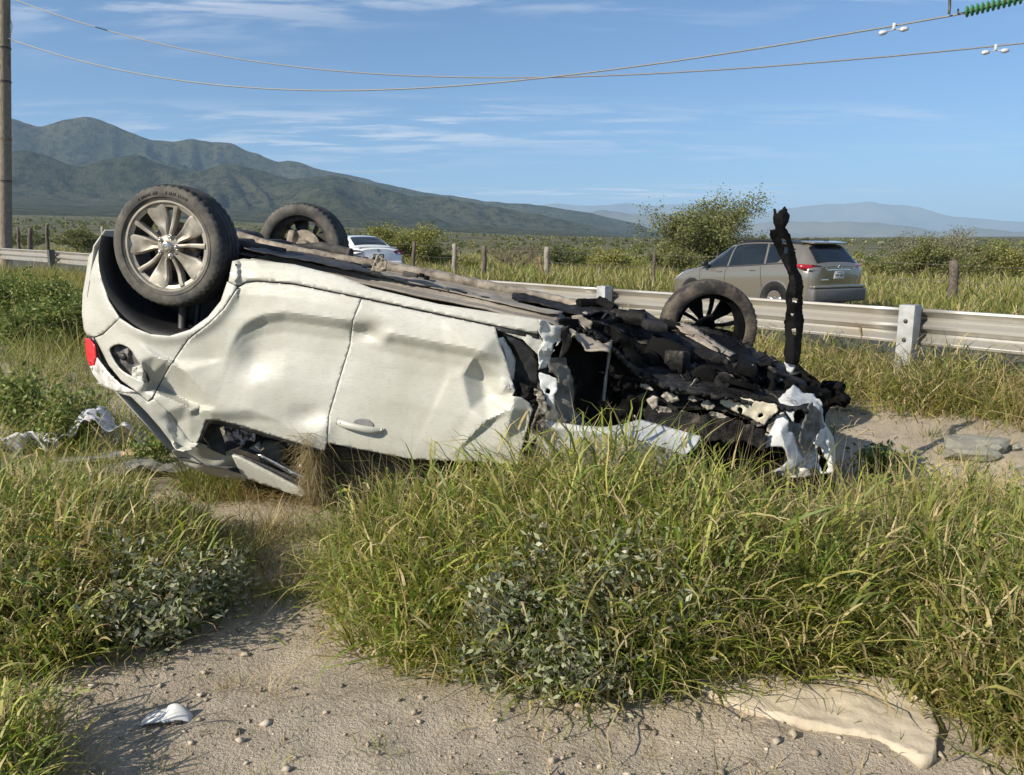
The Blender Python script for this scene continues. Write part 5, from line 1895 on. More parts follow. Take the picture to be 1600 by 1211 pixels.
# ------------------------------------------------------------------ pole and power lines
pb = at(8.5, 392, 27.5); pt = at(5, -140, 27.5)
pb2 = pb + (pb - pt) * .08
pole = empty('utility_pole', (pb2[0], pb2[1], pb2[2]), 'tall weathered wooden utility pole at the left edge', 'pole')
path = [pb2 + (pt - pb2) * q / 8 for q in range(9)]
shaft = MB().tube(path, [.215 - .004 * q for q in range(9)], 20).build('shaft', M['wood'], pole, True)
for py, mt in ((209, 'redwood'), (66, 'steel_dark'), (118, 'steel_dark'), (277, 'steel_dark')):
    f = (392 - py) / 532
    c_ = pb + (pt - pb) * f
    rr = .215 - .032 * (f * .92 + .08)
    MB().tube([c_ - np.array([0, 0, .03]), c_ + np.array([0, 0, .03])], rr + .015, 20).build('band', M[mt], pole, True)
for py0, py1, dx in ((20, 95, .10), (8, 60, .16)):
    f0, f1 = (392 - py0) / 532, (392 - py1) / 532
    a, b = pb + (pt - pb) * f0, pb + (pt - pb) * f1
    MB().tube([a + np.array([.18, -.05, 0]), (a + b) / 2 + np.array([.18 + dx, -.1, 0]), b + np.array([.20, -.05, 0])], .012, 6).build('loose_wire', M['wire'], pole, True)


def power_line(label, pts_px, Y0, Y1, x0, x1):
    P = np.array([at(px, py, Y0 + (Y1 - Y0) * (px - x0) / (x1 - x0)) for px, py in pts_px])
    s = np.linspace(0, 1, 60)
    dist = np.concatenate([[0], np.cumsum(np.linalg.norm(np.diff(P[:, :2], axis=0), axis=1))])
    dist /= dist[-1]
    zc = np.polyfit(dist, P[:, 2], 3)
    out = [np.array([np.interp(q, dist, P[:, 0]), np.interp(q, dist, P[:, 1]), np.polyval(zc, q)]) for q in s]
    o = MB().tube(out, .020, 6).build('power_line', M['wire'], None, True)
    tag(o, label, 'cable')
    return out


lnA = power_line('upper power cable on the left that ends lower on the right', [(-60, -35), (30, 0), (120, 33), (250, 72), (400, 98), (560, 112), (720, 119), (880, 118), (1000, 115), (1180, 107), (1390, 91), (1500, 80), (1600, 68), (1760, 46)], 30., 20., 0, 1600)
lnB = power_line('power cable from the pole that rises to the green insulators', [(6, 58), (15, 62), (120, 92), (200, 110), (300, 129), (420, 140), (530, 143), (640, 139), (760, 130), (880, 117), (1040, 96), (1200, 74), (1390, 43), (1480, 26), (1512, 19)], 27.4, 18., 15, 1512)


def damper(px, py, Y_, ang, label):
    c_ = at(px, py, Y_)
    E_ = empty('line_damper', tuple(c_), label, 'damper', 'vibration dampers on the power cables')
    ax = np.array([math.cos(ang), 0, math.sin(ang)])
    MB().box(c_, (.06, .05, .14), None, .012).build('clamp', M['damper'], E_, True)
    MB().tube([c_ - ax * .24 - np.array([0, 0, .10]), c_ - np.array([0, 0, .07]), c_ + ax * .24 - np.array([0, 0, .10])], .012, 8).build('rod', M['damper'], E_, True)
    for s in (-1, 1):
        q = c_ + s * ax * .24 - np.array([0, 0, .10])
        Mx = np.stack([np.array([0, 1.0, 0]), np.cross(ax, np.array([0, 1.0, 0])), ax], 1)
        MB().lathe([(0, -.09), (.04, -.085), (.055, -.04), (.05, .03), (.035, .085), (0, .09)], 14, Mx, q).build('weight', M['damper'], E_, True)


damper(1397, 41, 18.65, R(9), 'pale dumbbell damper on the upper cable near the green insulators')
damper(1556, 74, 20.2, R(5), 'pale dumbbell damper on the lower cable at the right edge')
INS = empty('insulator_string', tuple(at(1512, 19, 18.0)), 'string of green glass insulator discs at the top right', 'insulator')
ia, ib = at(1508, 19, 18.0), at(1600, -4, 17.2)
ax = (ib - ia) / np.linalg.norm(ib - ia)
sd = np.cross(ax, np.array([0, 1.0, 0])); sd /= np.linalg.norm(sd)
Mi = np.stack([sd, np.cross(ax, sd), ax], 1)
Ln = np.linalg.norm(ib - ia)
for k in range(11):
    c_ = ia + ax * (Ln * (k + .5) / 11)
    d_ = MB().lathe([(0, .030), (.05, .028), (.105, .008), (.122, -.012), (.118, -.022), (.10, -.010), (.085, -.024), (.07, -.010), (.05, -.022), (0, -.02)], 20, Mi, c_).build('glass_disc', M['greenglass'], INS, True)
    MB().lathe([(0, .085), (.03, .085), (.045, .06), (.048, .028), (0, .028)], 12, Mi, c_).build('disc_cap', M['steel_dark'], d_, True)
MB().tube([ia - ax * .25, ib + ax * .2], .014, 8).build('pin_rod', M['steel_dark'], INS, True)
q = at(1484, -30, 18.1)
MB().tube([q, at(1484, 8, 18.1), at(1483, 22, 18.1)], .03, 8).build('jumper_clamp', M['steel_dark'], INS, True)
MB().tube([at(1497, 14, 18.05), at(1497, 22, 18.05)], .02, 8).build('clamp_bolt', M['steel_dark'], INS, True)

# ------------------------------------------------------------------ trees and bushes
def pal(n, cols, rs, jit=.18):
    c = np.array(cols)[rs.integers(0, len(cols), n)]
    return np.clip(c * (1 + rs.normal(0, jit, (n, 1))) * (1 + rs.normal(0, .05, (n, 3))), .004, .9)


GREENS = {
    'olive': [(.190, .200, .060), (.150, .170, .050), (.230, .225, .075), (.105, .125, .038)],
    'yellow': [(.270, .265, .060), (.215, .225, .055), (.310, .285, .085), (.140, .165, .042)],
    'dark': [(.085, .110, .034), (.110, .135, .042), (.135, .150, .050)],
    'grey': [(.205, .200, .125), (.165, .170, .100), (.250, .225, .150)],
    'dry': [(.28, .24, .145), (.22, .19, .11), (.16, .14, .085)],
}


def leaf_cards(P, size, cols, rs, aspect=.45, flat=.25):
    """small pointed leaves (two triangles each) around the points P"""
    n = len(P)
    d = rs.normal(0, 1, (n, 3)); d[:, 2] = d[:, 2] * .8 + .15
    d /= np.linalg.norm(d, axis=1)[:, None]
    r = rs.normal(0, 1, (n, 3)); r[:, 2] *= flat + .2
    s_ = np.cross(d, r); s_ /= np.linalg.norm(s_, axis=1)[:, None] + 1e-9
    L = (size * rs.uniform(.6, 1.35, n))[:, None]
    a, tip = P, P + d * L
    m = P + d * L * .45
    b, c = m + s_ * L * aspect * .5, m - s_ * L * aspect * .5
    co = np.stack([a, b, tip, c], 1).reshape(-1, 3)
    k = np.arange(n)[:, None] * 4
    f = (k + np.array([[0, 1, 2, 3]])).reshape(-1, 4)
    return co, f, np.repeat(cols, 4, axis=0)


def tree(name, label, cat, base, H, Wd, seed, tone, leaves=9775, lsize=0.064, stems=4, group=None, sparse=0.0, lean=0.0, lift=.12, up=.6):
    rs = np.random.default_rng(seed)
    base = np.array(base, float)
    E_ = empty(name, tuple(base), label, cat, group)
    mb = MB()
    tips, tw = [], []

    def grow(p, d, L, r, lev):
        pts, rad = [p], [r]
        n = 4
        for k in range(n):
            d = d + rs.normal(0, .17, 3) + np.array([0, 0, .05])
            d = d / np.linalg.norm(d)
            p = p + d * L / n
            pts.append(p); rad.append(max(r * (1 - .62 * (k + 1) / n), .004))
            if lev >= 1: tips.append((p, lev))
        mb.tube(pts, rad, 6 if lev < 2 else 4, False)
        if lev < 3:
            for q in range(rs.integers(2, 5) if lev else rs.integers(3, 5)):
                f = rs.uniform(.35, 1)
                k = int(f * n)
                dd = d * .55 + rs.normal(0, .62, 3) * np.array([1, 1, .6]) + np.array([0, 0, .18])
                dd /= np.linalg.norm(dd)
                grow(pts[k], dd, L * rs.uniform(.5, .8), rad[k] * .62, lev + 1)
    for s in range(stems):
        az = 2 * math.pi * s / stems + rs.uniform(-.5, .5)
        sp = rs.uniform(.25, .75) * Wd / H
        d = np.array([math.cos(az) * sp + lean, math.sin(az) * sp, up + .3])
        d /= np.linalg.norm(d)
        grow(base + np.array([math.cos(az), math.sin(az), 0]) * .05 * Wd, d, H * rs.uniform(.40, .58), .032 * H / math.sqrt(stems) + .008, 0)
    # fit the branches to the wanted height and width
    V = np.array(mb.v)
    rel = V - base
    sz = H * .93 / max(rel[:, 2].max(), .1)
    sx = (Wd * .46) / max(np.percentile(np.abs(rel[:, 0]), 98), .1)
    scl = np.array([sx, sx, sz])
    mb.v = [tuple(p) for p in base + rel * scl]
    tp = np.array([base + (p - base) * scl for p, l in tips])
    lv = np.array([l for p, l in tips])
    tp = tp[(lv >= 2) | (rs.random(len(lv)) < .4)]
    tp = tp[tp[:, 2] > base[2] + H * lift]
    trunk = mb.build('trunk', M['bark'], E_, True)
    idx = rs.integers(0, len(tp), leaves)
    ctone = rs.normal(0, .16, len(tp))
    P = tp[idx] + rs.normal(0, 1, (leaves, 3)) * np.array([.030 * Wd + .03, .030 * Wd + .03, .026 * H + .03])
    P = P[P[:, 2] > base[2] + .02]
    n = len(P)
    cl = pal(n, GREENS[tone], rs) * (1 + ctone[idx[:n]])[:, None]
    co, f, cc = leaf_cards(P, lsize, np.clip(cl, .005, .9), rs)
    mesh_np('crown', co, f, np.full(len(f), 4), M['leaf'], E_, False, col=cc)
    return E_


def tree_px(name, label, cat, px, by, ty, wpx, Y_, seed, tone, **kw):
    b = at(px, by, Y_)
    b[2] = ground_z(b[0], b[1]) - .05
    top = at(px, ty, Y_)
    return tree(name, label, cat, b, top[2] - b[2], wpx / FPX * Y_ * 1.02, seed, tone, **kw)


BG = 'trees and bushes beyond the fence'
tree_px('tall_tree', 'tall loose tree with upright twigs to the left of the brown vehicle', 'tree', 1105, 445, 284, 165, 34, 1, 'olive', leaves=19550, lsize=0.111, stems=9, group=BG, up=1.0, lift=.08)
tree_px('low_bush', 'low leafy bush at the foot of the tall tree, left of the brown vehicle', 'bush', 1045, 450, 375, 100, 33, 2, 'olive', leaves=7429, lsize=0.095, stems=6, group=BG, lift=.04)
tree_px('round_bush', 'rounded dense bush tree right behind the white saloon car', 'tree', 638, 424, 344, 112, 42, 3, 'yellow', leaves=16617, lsize=0.108, stems=7, group=BG, lift=.14)
tree_px('bare_bush', 'thin half bare bush between the fence posts at mid picture', 'bush', 803, 440, 362, 110, 40, 4, 'dry', leaves=2931, lsize=0.064, stems=7, group=BG, up=.5)
tree_px('low_bush', 'small bright bush behind the pale fence post', 'bush', 727, 440, 400, 48, 40, 5, 'yellow', leaves=3910, lsize=0.083, stems=5, group=BG, lift=.03)
tree_px('low_bush', 'dark bush behind the leaning red brown post', 'bush', 886, 443, 379, 70, 42, 6, 'dark', leaves=6841, lsize=0.102, stems=6, group=BG, lift=.03)
tree_px('low_bush', 'broad bright bush right of the paired fence posts', 'bush', 955, 447, 384, 88, 40, 7, 'yellow', leaves=8797, lsize=0.095, stems=7, group=BG, lift=.03)
tree_px('low_bush', 'dark clump between the round bush and the first pale post', 'bush', 692, 437, 396, 52, 44, 8, 'dark', leaves=4692, lsize=0.102, stems=5, group=BG, lift=.03)
tree_px('rounded_tree', 'rounded greyish tree to the right of the brown vehicle', 'tree', 1452, 462, 350, 130, 48, 9, 'grey', leaves=14662, lsize=0.108, stems=8, group=BG, lift=.15)
tree_px('low_bush', 'leafy bush in front of the greyish tree, left of the thick post', 'bush', 1440, 462, 366, 95, 38, 10, 'olive', leaves=9775, lsize=0.102, stems=7, group=BG, lift=.03)
tree_px('low_bush', 'bush just right of the thick dark post', 'bush', 1535, 462, 372, 95, 38, 11, 'olive', leaves=8797, lsize=0.102, stems=7, group=BG, lift=.03)
tree_px('low_bush', 'bush cut by the right edge of the picture', 'bush', 1604, 462, 364, 110, 36, 12, 'yellow', leaves=7429, lsize=0.102, stems=6, group=BG, lift=.03)
tree_px('low_bush', 'bush close behind the rear of the brown vehicle', 'bush', 1385, 462, 395, 66, 40, 13, 'olive', leaves=5864, lsize=0.095, stems=6, group=BG, lift=.03)
tree_px('low_bush', 'dark round bush beyond the fence left of the near wheel', 'bush', 132, 395, 344, 72, 52, 14, 'olive', leaves=8797, lsize=0.108, stems=7, group=BG, lift=.05)
tree_px('low_bush', 'faint bush beyond the fence beside the pole', 'bush', 40, 382, 352, 60, 70, 15, 'dark', leaves=4301, lsize=0.127, stems=5, group=BG, lift=.03)
tree_px('low_bush', 'bush seen between the two upturned rear wheels', 'bush', 388, 404, 362, 50, 50, 16, 'olive', leaves=4301, lsize=0.108, stems=5, group=BG, lift=.03)
tree_px('low_bush', 'bush showing under the tall tree beside the bonnet of the brown vehicle', 'bush', 1160, 452, 345, 80, 36, 17, 'olive', leaves=7038, lsize=0.095, stems=6, group=BG, lift=.05)

# distant scrub over the plain: one mass
rs = np.random.default_rng(77)
N_ = 4600
rr = 52 * np.exp(rs.uniform(0, math.log(24), N_))
be = rs.uniform(-.86, .86, N_)
sx_, sy_ = rr * np.sin(be), rr * np.cos(be)
ok = (rail_dist(sx_, sy_) > 21) & (rs.random(N_) < np.where(rr < 170, .45, 1.0) * np.clip(.75 + 1.1 * vnoise(sx_ * .035, sy_ * .035, 3), .08, 1))
sx_, sy_, rr = sx_[ok], sy_[ok], rr[ok]
sz_ = gz(sx_, sy_)
hh = rs.uniform(.3, .9, len(sx_)) * (1 + .9 * sstep(rr, 120, 500))
co_l, f_l, c_l, o_ = [], [], [], 0
per = np.where(rr < 110, 140, np.where(rr < 260, 56, 22))
for k in range(len(sx_)):
    n = int(per[k])
    a = rs.normal(0, 1, (n, 3)); a /= np.linalg.norm(a, axis=1)[:, None]
    a *= rs.uniform(.55, 1.0, n)[:, None] * np.array([hh[k] * .85, hh[k] * .85, hh[k] * .52])
    P = np.array([sx_[k], sy_[k], sz_[k] + hh[k] * .45]) + a
    tone = ('olive', 'dark', 'olive', 'yellow', 'dark', 'grey')[k % 6]
    co, f, cc = leaf_cards(P, np.array([.20, .40, .85])[0 if rr[k] < 110 else (1 if rr[k] < 260 else 2)] * np.ones(1), pal(n, GREENS[tone], rs), rs, .6)
    co_l.append(co); f_l.append(f + o_); c_l.append(cc); o_ += len(co)
o = mesh_np('distant_scrub', np.vstack(co_l), np.vstack(f_l), np.full(sum(len(f) for f in f_l), 4), M['leaf'], col=np.vstack(c_l))
tag(o, 'low desert scrub covering the plain up to the mountains', 'scrub', kind='stuff')

# ------------------------------------------------------------------ grass
GCOL = np.array([(.180, .222, .034), (.270, .290, .052), (.096, .143, .024), (.355, .325, .095), (.140, .192, .032)])
DCOL = np.array([(.46, .37, .185), (.38, .30, .14), (.52, .43, .24), (.33, .25, .12)])


def blades(base, az, L, lean, bend, wid, col, tip, seg=4, rs=None):
    n = len(base)
    dirx, diry = np.cos(az), np.sin(az)
    tw = az + math.pi / 2 + rs.normal(0, .6, n)
    side = np.stack([np.cos(tw), np.sin(tw), rs.normal(0, .25, n)], 1)
    p = base.copy()
    rows, cols = [], []
    wob = rs.normal(0, .10, (n, seg))
    for k in range(seg + 1):
        f = k / seg
        w = wid * (1 - f ** 1.8) * (.75 + .5 * min(f * 3, 1) * .5)
        cc = col * (1 - f)[..., None] if False else col * (1 - f) + tip * f
        if k < seg:
            rows += [p - side * w[:, None] * .5, p + side * w[:, None] * .5]
            cols += [cc, cc]
            a = lean + bend * ((k + .5) / seg) ** 1.25 + wob[:, k]
            az2 = az + wob[:, k] * 2.2
            st = np.stack([np.sin(a) * np.cos(az2), np.sin(a) * np.sin(az2), np.cos(a)], 1)
            p = p + st * (L / seg)[:, None]
        else:
            rows.append(p); cols.append(cc)
    co = np.stack(rows, 1)
    cl = np.stack(cols, 1)
    m = 2 * seg + 1
    q = np.arange(n)[:, None] * m
    quads = np.concatenate([q + np.array([[2 * k, 2 * k + 1, 2 * k + 3, 2 * k + 2]]) for k in range(seg - 1)], 1).reshape(n, seg - 1, 4)
    tri = q + np.array([[2 * seg - 2, 2 * seg - 1, 2 * seg]])
    flat = np.concatenate([quads.reshape(n, -1), tri], 1).ravel()
    tot = np.tile(np.array([4] * (seg - 1) + [3]), n)
    return co.reshape(-1, 3), flat, tot, cl.reshape(-1, 3)


class Grass:
    def __init__(s): s.co, s.fl, s.tt, s.cl, s.n = [], [], [], [], 0

    def add(s, r):
        co, fl, tt, cl = r
        s.co.append(co); s.fl.append(fl + s.n); s.tt.append(tt); s.cl.append(cl); s.n += len(co)

    def build(s, name, label):
        o = mesh_np(name, np.vstack(s.co), np.concatenate(s.fl), np.concatenate(s.tt), M['grass'], col=np.vstack(s.cl))
        tag(o, label, 'grass', kind='stuff')
        return o


def in_car(x, y):
    D = np.stack([x - CO[0], y - CO[1]], -1)
    a2 = CA[:2] / np.linalg.norm(CA[:2]); n2 = CN[:2]
    u, w = D @ a2, D @ n2
    return (u > -.15) & (u < 3.45) & (w < -.02) & (w > -1.75)


def tufts(G, n_t, xs, ys, hs, per, rs, dry=.12, spread=.07, seg=4, wid=.0045, lean=(.05, .75), bend=(.3, 1.5), mask=None, bias=None, tone=1.0, green=None, layer=0.0):
    """xs, ys: centres of the tufts"""
    if mask is not None:
        ok = mask(xs, ys)
        xs, ys, hs = xs[ok], ys[ok], hs[ok]
    n = len(xs)
    if n == 0: return
    tdry = np.clip(rs.normal(dry, dry * .8, n), 0, 1)
    tc = rs.integers(0, len(GCOL), n)
    lf = vnoise(xs * 1.7, ys * 1.7, 21)
    tv = (1 + rs.normal(0, .12, n)) * (1 + .28 * lf)
    tdry = np.clip(tdry + .16 * np.clip(vnoise(xs * 2.3, ys * 2.3, 33), 0, 1), 0, 1)
    i = np.repeat(np.arange(n), per)
    m = len(i)
    az = rs.uniform(0, 2 * math.pi, m)
    ro = np.abs(rs.normal(0, spread, m))
    bx, by = xs[i] + ro * np.cos(az), ys[i] + ro * np.sin(az)
    bz = gz(bx, by) - .01
    L = hs[i] * rs.uniform(.45, 1.25, m)
    ln = rs.uniform(*lean, m) ** 1.0
    if bias is not None:
        az = np.where(rs.random(m) < .45, bias + rs.normal(0, .7, m), az)
    bd = rs.uniform(*bend, m)
    w = wid * rs.uniform(.6, 1.5, m)
    if layer:
        # leaves springing from the culms above the ground
        up_ = rs.random(m) < layer
        h0 = hs[i] * rs.uniform(.12, .78, m)
        out_ = h0 * np.tan(np.clip(ln * .55, 0, .9))
        bx = np.where(up_, bx + out_ * np.cos(az), bx)
        by = np.where(up_, by + out_ * np.sin(az), by)
        bz = np.where(up_, bz + h0, bz)
        L = np.where(up_, hs[i] * rs.uniform(.22, .50, m), L)
        bd = np.where(up_, bd * 1.25 + .3, bd)
        az = np.where(up_, az + rs.normal(0, 1.0, m), az)
        w = np.where(up_, w * 1.15, w)
    isdry = rs.random(m) < tdry[i]
    gc = GCOL if green is None else np.array(green)
    gcol = gc[np.where(rs.random(m) < .6, tc[i], rs.integers(0, len(gc), m))] * tv[i][:, None]
    dcol = DCOL[rs.integers(0, len(DCOL), m)]
    col = np.where(isdry[:, None], dcol, gcol) * tone * (1 + rs.normal(0, .10, (m, 1)))
    tip = np.where((rs.random(m) < .16)[:, None], DCOL[rs.integers(0, len(DCOL), m)] * .9, col * 1.12)
    G.add(blades(np.stack([bx, by, bz], 1), az, L, ln, bd, w, np.clip(col, .004, .9), np.clip(tip, .004, .9), seg, rs))


def stems(G, xs, ys, hs, rs, wid=.0022):
    """thin straw stalks with a drooping seed head"""
    n = len(xs)
    az = rs.uniform(0, 2 * math.pi, n)
    bz = gz(xs, ys)
    col = DCOL[rs.integers(0, len(DCOL), n)] * rs.uniform(.7, 1.1, (n, 1))
    G.add(blades(np.stack([xs, ys, bz], 1), az, hs, rs.uniform(.02, .45, n), rs.uniform(.0, .6, n), np.full(n, wid), col * .9, col, 5, rs))
    # seed heads: short wide blades near the tip
    a = rs.uniform(.02, .45, n)
    tp = np.stack([xs + hs * .93 * np.sin(a + .15) * np.cos(az), ys + hs * .93 * np.sin(a + .15) * np.sin(az), bz + hs * .86 * np.cos(a)], 1)


def ell(cx, cy, rx, ry, n, rs, rot=0.0):
    t_ = rs.uniform(0, 2 * math.pi, n)
    r_ = np.sqrt(rs.random(n))
    a, b = rx * r_ * np.cos(t_), ry * r_ * np.sin(t_)
    return cx + a * math.cos(rot) - b * math.sin(rot), cy + a * math.sin(rot) + b * math.cos(rot), 1 - r_ ** 2


G = Grass()
rs = np.random.default_rng(101)
ncar = lambda x, y: ~in_car(x, y)
# clumps in front of the wreck: centre x, y, radii, tufts, blade height
clumps = [
    # big middle clump
    (-.10, 3.02, .62, .42, 190, .55), (.45, 2.95, .60, .48, 230, .70), (1.00, 2.98, .50, .45, 170, .70), (.35, 3.38, .80, .28, 200, .76), (.85, 3.42, .4, .24, 100, .68), (-.30, 3.42, .36, .24, 80, .60), (-.45, 3.32, .42, .30, 90, .52), (.75, 2.72, .40, .22, 80, .46), (.15, 2.68, .30, .20, 50, .40),
    # right clump running out of the frame
    (1.70, 3.05, .50, .48, 190, .56), (2.05, 2.55, .40, .55, 170, .58), (1.62, 2.40, .26, .24, 60, .42), (2.5, 3.1, .6, .6, 150, .58), (1.35, 3.40, .60, .30, 120, .50), (1.78, 2.02, .26, .26, 60, .44), (2.1, 3.75, .6, .3, 90, .5),
    # left clump
    (-2.05, 3.25, .55, .42, 200, .50), (-2.55, 2.95, .50, .45, 150, .52), (-1.62, 3.15, .34, .34, 90, .42), (-2.0, 2.75, .45, .25, 90, .38), (-2.6, 3.7, .6, .35, 110, .46), (-1.95, 3.72, .45, .2, 60, .34),
    (-1.62, 1.98, .20, .28, 34, .34), (-1.42, 1.80, .12, .16, 12, .26),
]
for cx, cy, rx, ry, n, h in clumps:
    x, y, q = ell(cx, cy, rx, ry, n, rs)
    tufts(G, n, x, y, h * (.62 + .5 * q) * (.92 if cx < .75 else .84) * rs.uniform(.75, 1.2, n), 39, rs, dry=.21, spread=.06, seg=4, wid=.0088, lean=(.03, .85), bend=(.2, 1.7), mask=ncar, tone=1.18, layer=.66)
# ragged fringe: small loose tufts round the clumps
for cx, cy, rx, ry, n, h in clumps:
    m_ = 14
    th_ = rs.uniform(0, 2 * math.pi, m_)
    q_ = rs.uniform(.95, 1.30, m_)
    tufts(G, 0, cx + rx * q_ * np.cos(th_), cy + ry * q_ * np.sin(th_), rs.uniform(.08, .24, m_), 16, rs, dry=.35, spread=.045, wid=.006, lean=(.2, 1.2), bend=(.2, 1.5), mask=ncar)
# low growth on the path between the clumps
x, y, q = ell(-1.05, 3.75, .75, .55, 130, rs)
tufts(G, 0, x, y, rs.uniform(.10, .26, 130), 26, rs, dry=.4, spread=.06, mask=ncar, wid=.004)
x, y, q = ell(-1.15, 4.15, .6, .3, 90, rs)
tufts(G, 0, x, y, rs.uniform(.10, .24, 90), 26, rs, dry=.75, spread=.07, mask=ncar, wid=.004)
x, y = rs.uniform(-1.6, 1.7, 130), rs.uniform(1.8, 2.7, 130)
tufts(G, 0, x, y, rs.uniform(.03, .12, 130), 9, rs, dry=.6, spread=.03, wid=.0032, lean=(.2, 1.0))
# straw stalks above the clumps
x, y, q = ell(.6, 3.2, 1.5, .5, 800, rs)
stems(G, x, y, rs.uniform(.50, .90, 800), rs, .003)
x, y, q = ell(1.9, 3.1, .8, .7, 240, rs)
stems(G, x, y, rs.uniform(.45, .80, 240), rs, .003)
x, y, q = ell(-2.2, 3.3, .8, .6, 160, rs)
stems(G, x, y, rs.uniform(.4, .7, 160), rs)
G.build('foreground_grass', 'long tangled green and straw coloured grass in front of the wreck')

G = Grass()
rs = np.random.default_rng(202)


def scatter(n, x0, x1, y0, y1, dens):
    x, y = rs.uniform(x0, x1, n), rs.uniform(y0, y1, n)
    ok = rs.random(n) < dens(x, y)
    ok &= np.abs(x) < .80 * y + 1.2
    return x[ok], y[ok]


# verge right of the wreck up to the guardrail
def d_right(x, y):
    d = rail_dist(x, y)
    pt_ = 5.35 + .55 * np.sin(x * 1.1) * .3
    return (d < .8) * sstep(y - .18 * (x - 2), 5.35, 5.9) * (~in_car(x, y)) * (.55 + .6 * np.clip(vnoise(x * 1.5, y * 1.5, 8), -.6, 1))


x, y = scatter(5200, .6, 6.2, 5.0, 10.5, d_right)
hr_ = rs.uniform(.16, .40, len(x)) * (1 + .65 * sstep(rail_dist(x, y), -1.6, -.4))
tufts(G, 0, x, y, hr_, 20, rs, dry=.50, spread=.10, seg=3, wid=.0085, lean=(.1, 1.1), bend=(.4, 2.2), tone=1.1, layer=.5)
# thick fringe along the foot of the guardrail
NF_ = 2200
k_r = np.where(rs.random(NF_) < .55, rs.integers(22, 38, NF_), rs.integers(24, 66, NF_))
off_ = rs.uniform(-.5, .98, NF_)
x = RAIL_XY[k_r, 0] + seg_N[k_r, 0] * off_ + rs.normal(0, .2, NF_)
y = RAIL_XY[k_r, 1] + seg_N[k_r, 1] * off_ + rs.normal(0, .2, NF_)
tufts(G, 0, x, y, rs.uniform(.34, .66, NF_), 17, rs, dry=.45, spread=.10, seg=3, wid=.0085, lean=(.1, .9), bend=(.4, 2.0), tone=1.1)
# left of the wreck: tall green growth
def d_left(x, y):
    d = rail_dist(x, y)
    return (d < -.3) * sstep(y, 4.75, 5.4) * (~in_car(x, y)) * (x < -.2 - .0 * y) * (.7 + .5 * vnoise(x * .9, y * .9, 4))


x, y = scatter(7800, -16, -.2, 4.6, 22, d_left)
hh = np.where(y < 7, rs.uniform(.26, .60, len(x)), rs.uniform(.3, .7, len(x)))
tufts(G, 0, x, y, hh, 14, rs, dry=.16, spread=.10, seg=3, wid=.008, bend=(.3, 1.4))
x, y, q = ell(-2.75, 4.6, .45, .35, 80, rs)
tufts(G, 0, x, y, rs.uniform(.12, .3, 80), 24, rs, dry=.2, spread=.06, wid=.005, mask=ncar)
x, y, q = ell(-1.75, 4.75, .35, .35, 70, rs)
tufts(G, 0, x, y, rs.uniform(.12, .3, 70), 24, rs, dry=.2, spread=.06, wid=.005)
# little growth on the bare path right of the nose
x, y = rs.uniform(2.0, 4.2, 46), rs.uniform(4.2, 5.4, 46)
tufts(G, 0, x, y, rs.uniform(.08, .25, 46), 22, rs, dry=.25, spread=.06, wid=.005)
G.build('verge_grass', 'rough grass on the verge between the wreck and the guardrail')

G = Grass()
rs = np.random.default_rng(303)
n = 17500
rr = 13 * np.exp(rs.uniform(0, 1.75, n)); be = rs.uniform(-.74, .74, n)
x, y = rr * np.sin(be), rr * np.cos(be)
d = rail_dist(x, y)
ok = (d > 11.2) & (d < 60)
x, y, d = x[ok], y[ok], d[ok]
tufts(G, 0, x, y, rs.uniform(.25, .62, len(x)) * (1 + .5 * np.clip(vnoise(x * .3, y * .3, 2), -.8, 1)), 7, rs, dry=.30, spread=.20, seg=2, wid=.036, bend=(.2, 1.1), tone=1.0)
G.build('far_verge_grass', 'pale green grass strip along the fence beyond the road')

# ------------------------------------------------------------------ leafy weeds
def weed(px, py, Y_, Rr, H, seed, label, tone, name='leafy_weed', n_st=34, leaf=.032, group='grey green weeds among the grass', cat='weed', aspect=.42, per=34):
    rs = np.random.default_rng(seed)
    b = at(px, py, Y_)
    b[2] = ground_z(b[0], b[1])
    E_ = empty(name, tuple(b), label, cat, group)
    mb = MB()
    pts = []
    for k in range(n_st):
        az = rs.uniform(0, 2 * math.pi)
        le = rs.uniform(.15, 1.15)
        p = b.copy(); path = [p]
        d = np.array([math.cos(az) * math.sin(le), math.sin(az) * math.sin(le), math.cos(le)])
        L = rs.uniform(.55, 1.0) * math.hypot(Rr * math.sin(le), H * math.cos(le))
        for q in range(5):
            d = d + rs.normal(0, .14, 3) + np.array([0, 0, .06]); d /= np.linalg.norm(d)
            p = p + d * L / 5
            if p[2] < b[2] + .01: p = np.array([p[0], p[1], b[2] + .01])
            path.append(p)
            f = (q + 1) / 5
            m = int(per * (.4 + f) / 5 * 1.4)
            pts.append(p + rs.normal(0, 1, (m, 3)) * (.020 + .022 * f))
        mb.tube(path, [.0035 * (1 - .14 * q) for q in range(6)], 5, False)
    mb.build('stems', M['bark'], E_, True)
    P = np.vstack(pts)
    co, f, cc = leaf_cards(P, leaf, pal(len(P), tone, rs, .2), rs, aspect)
    mesh_np('leaves', co, f, np.full(len(f), 4), M['leaf'], E_, col=cc)


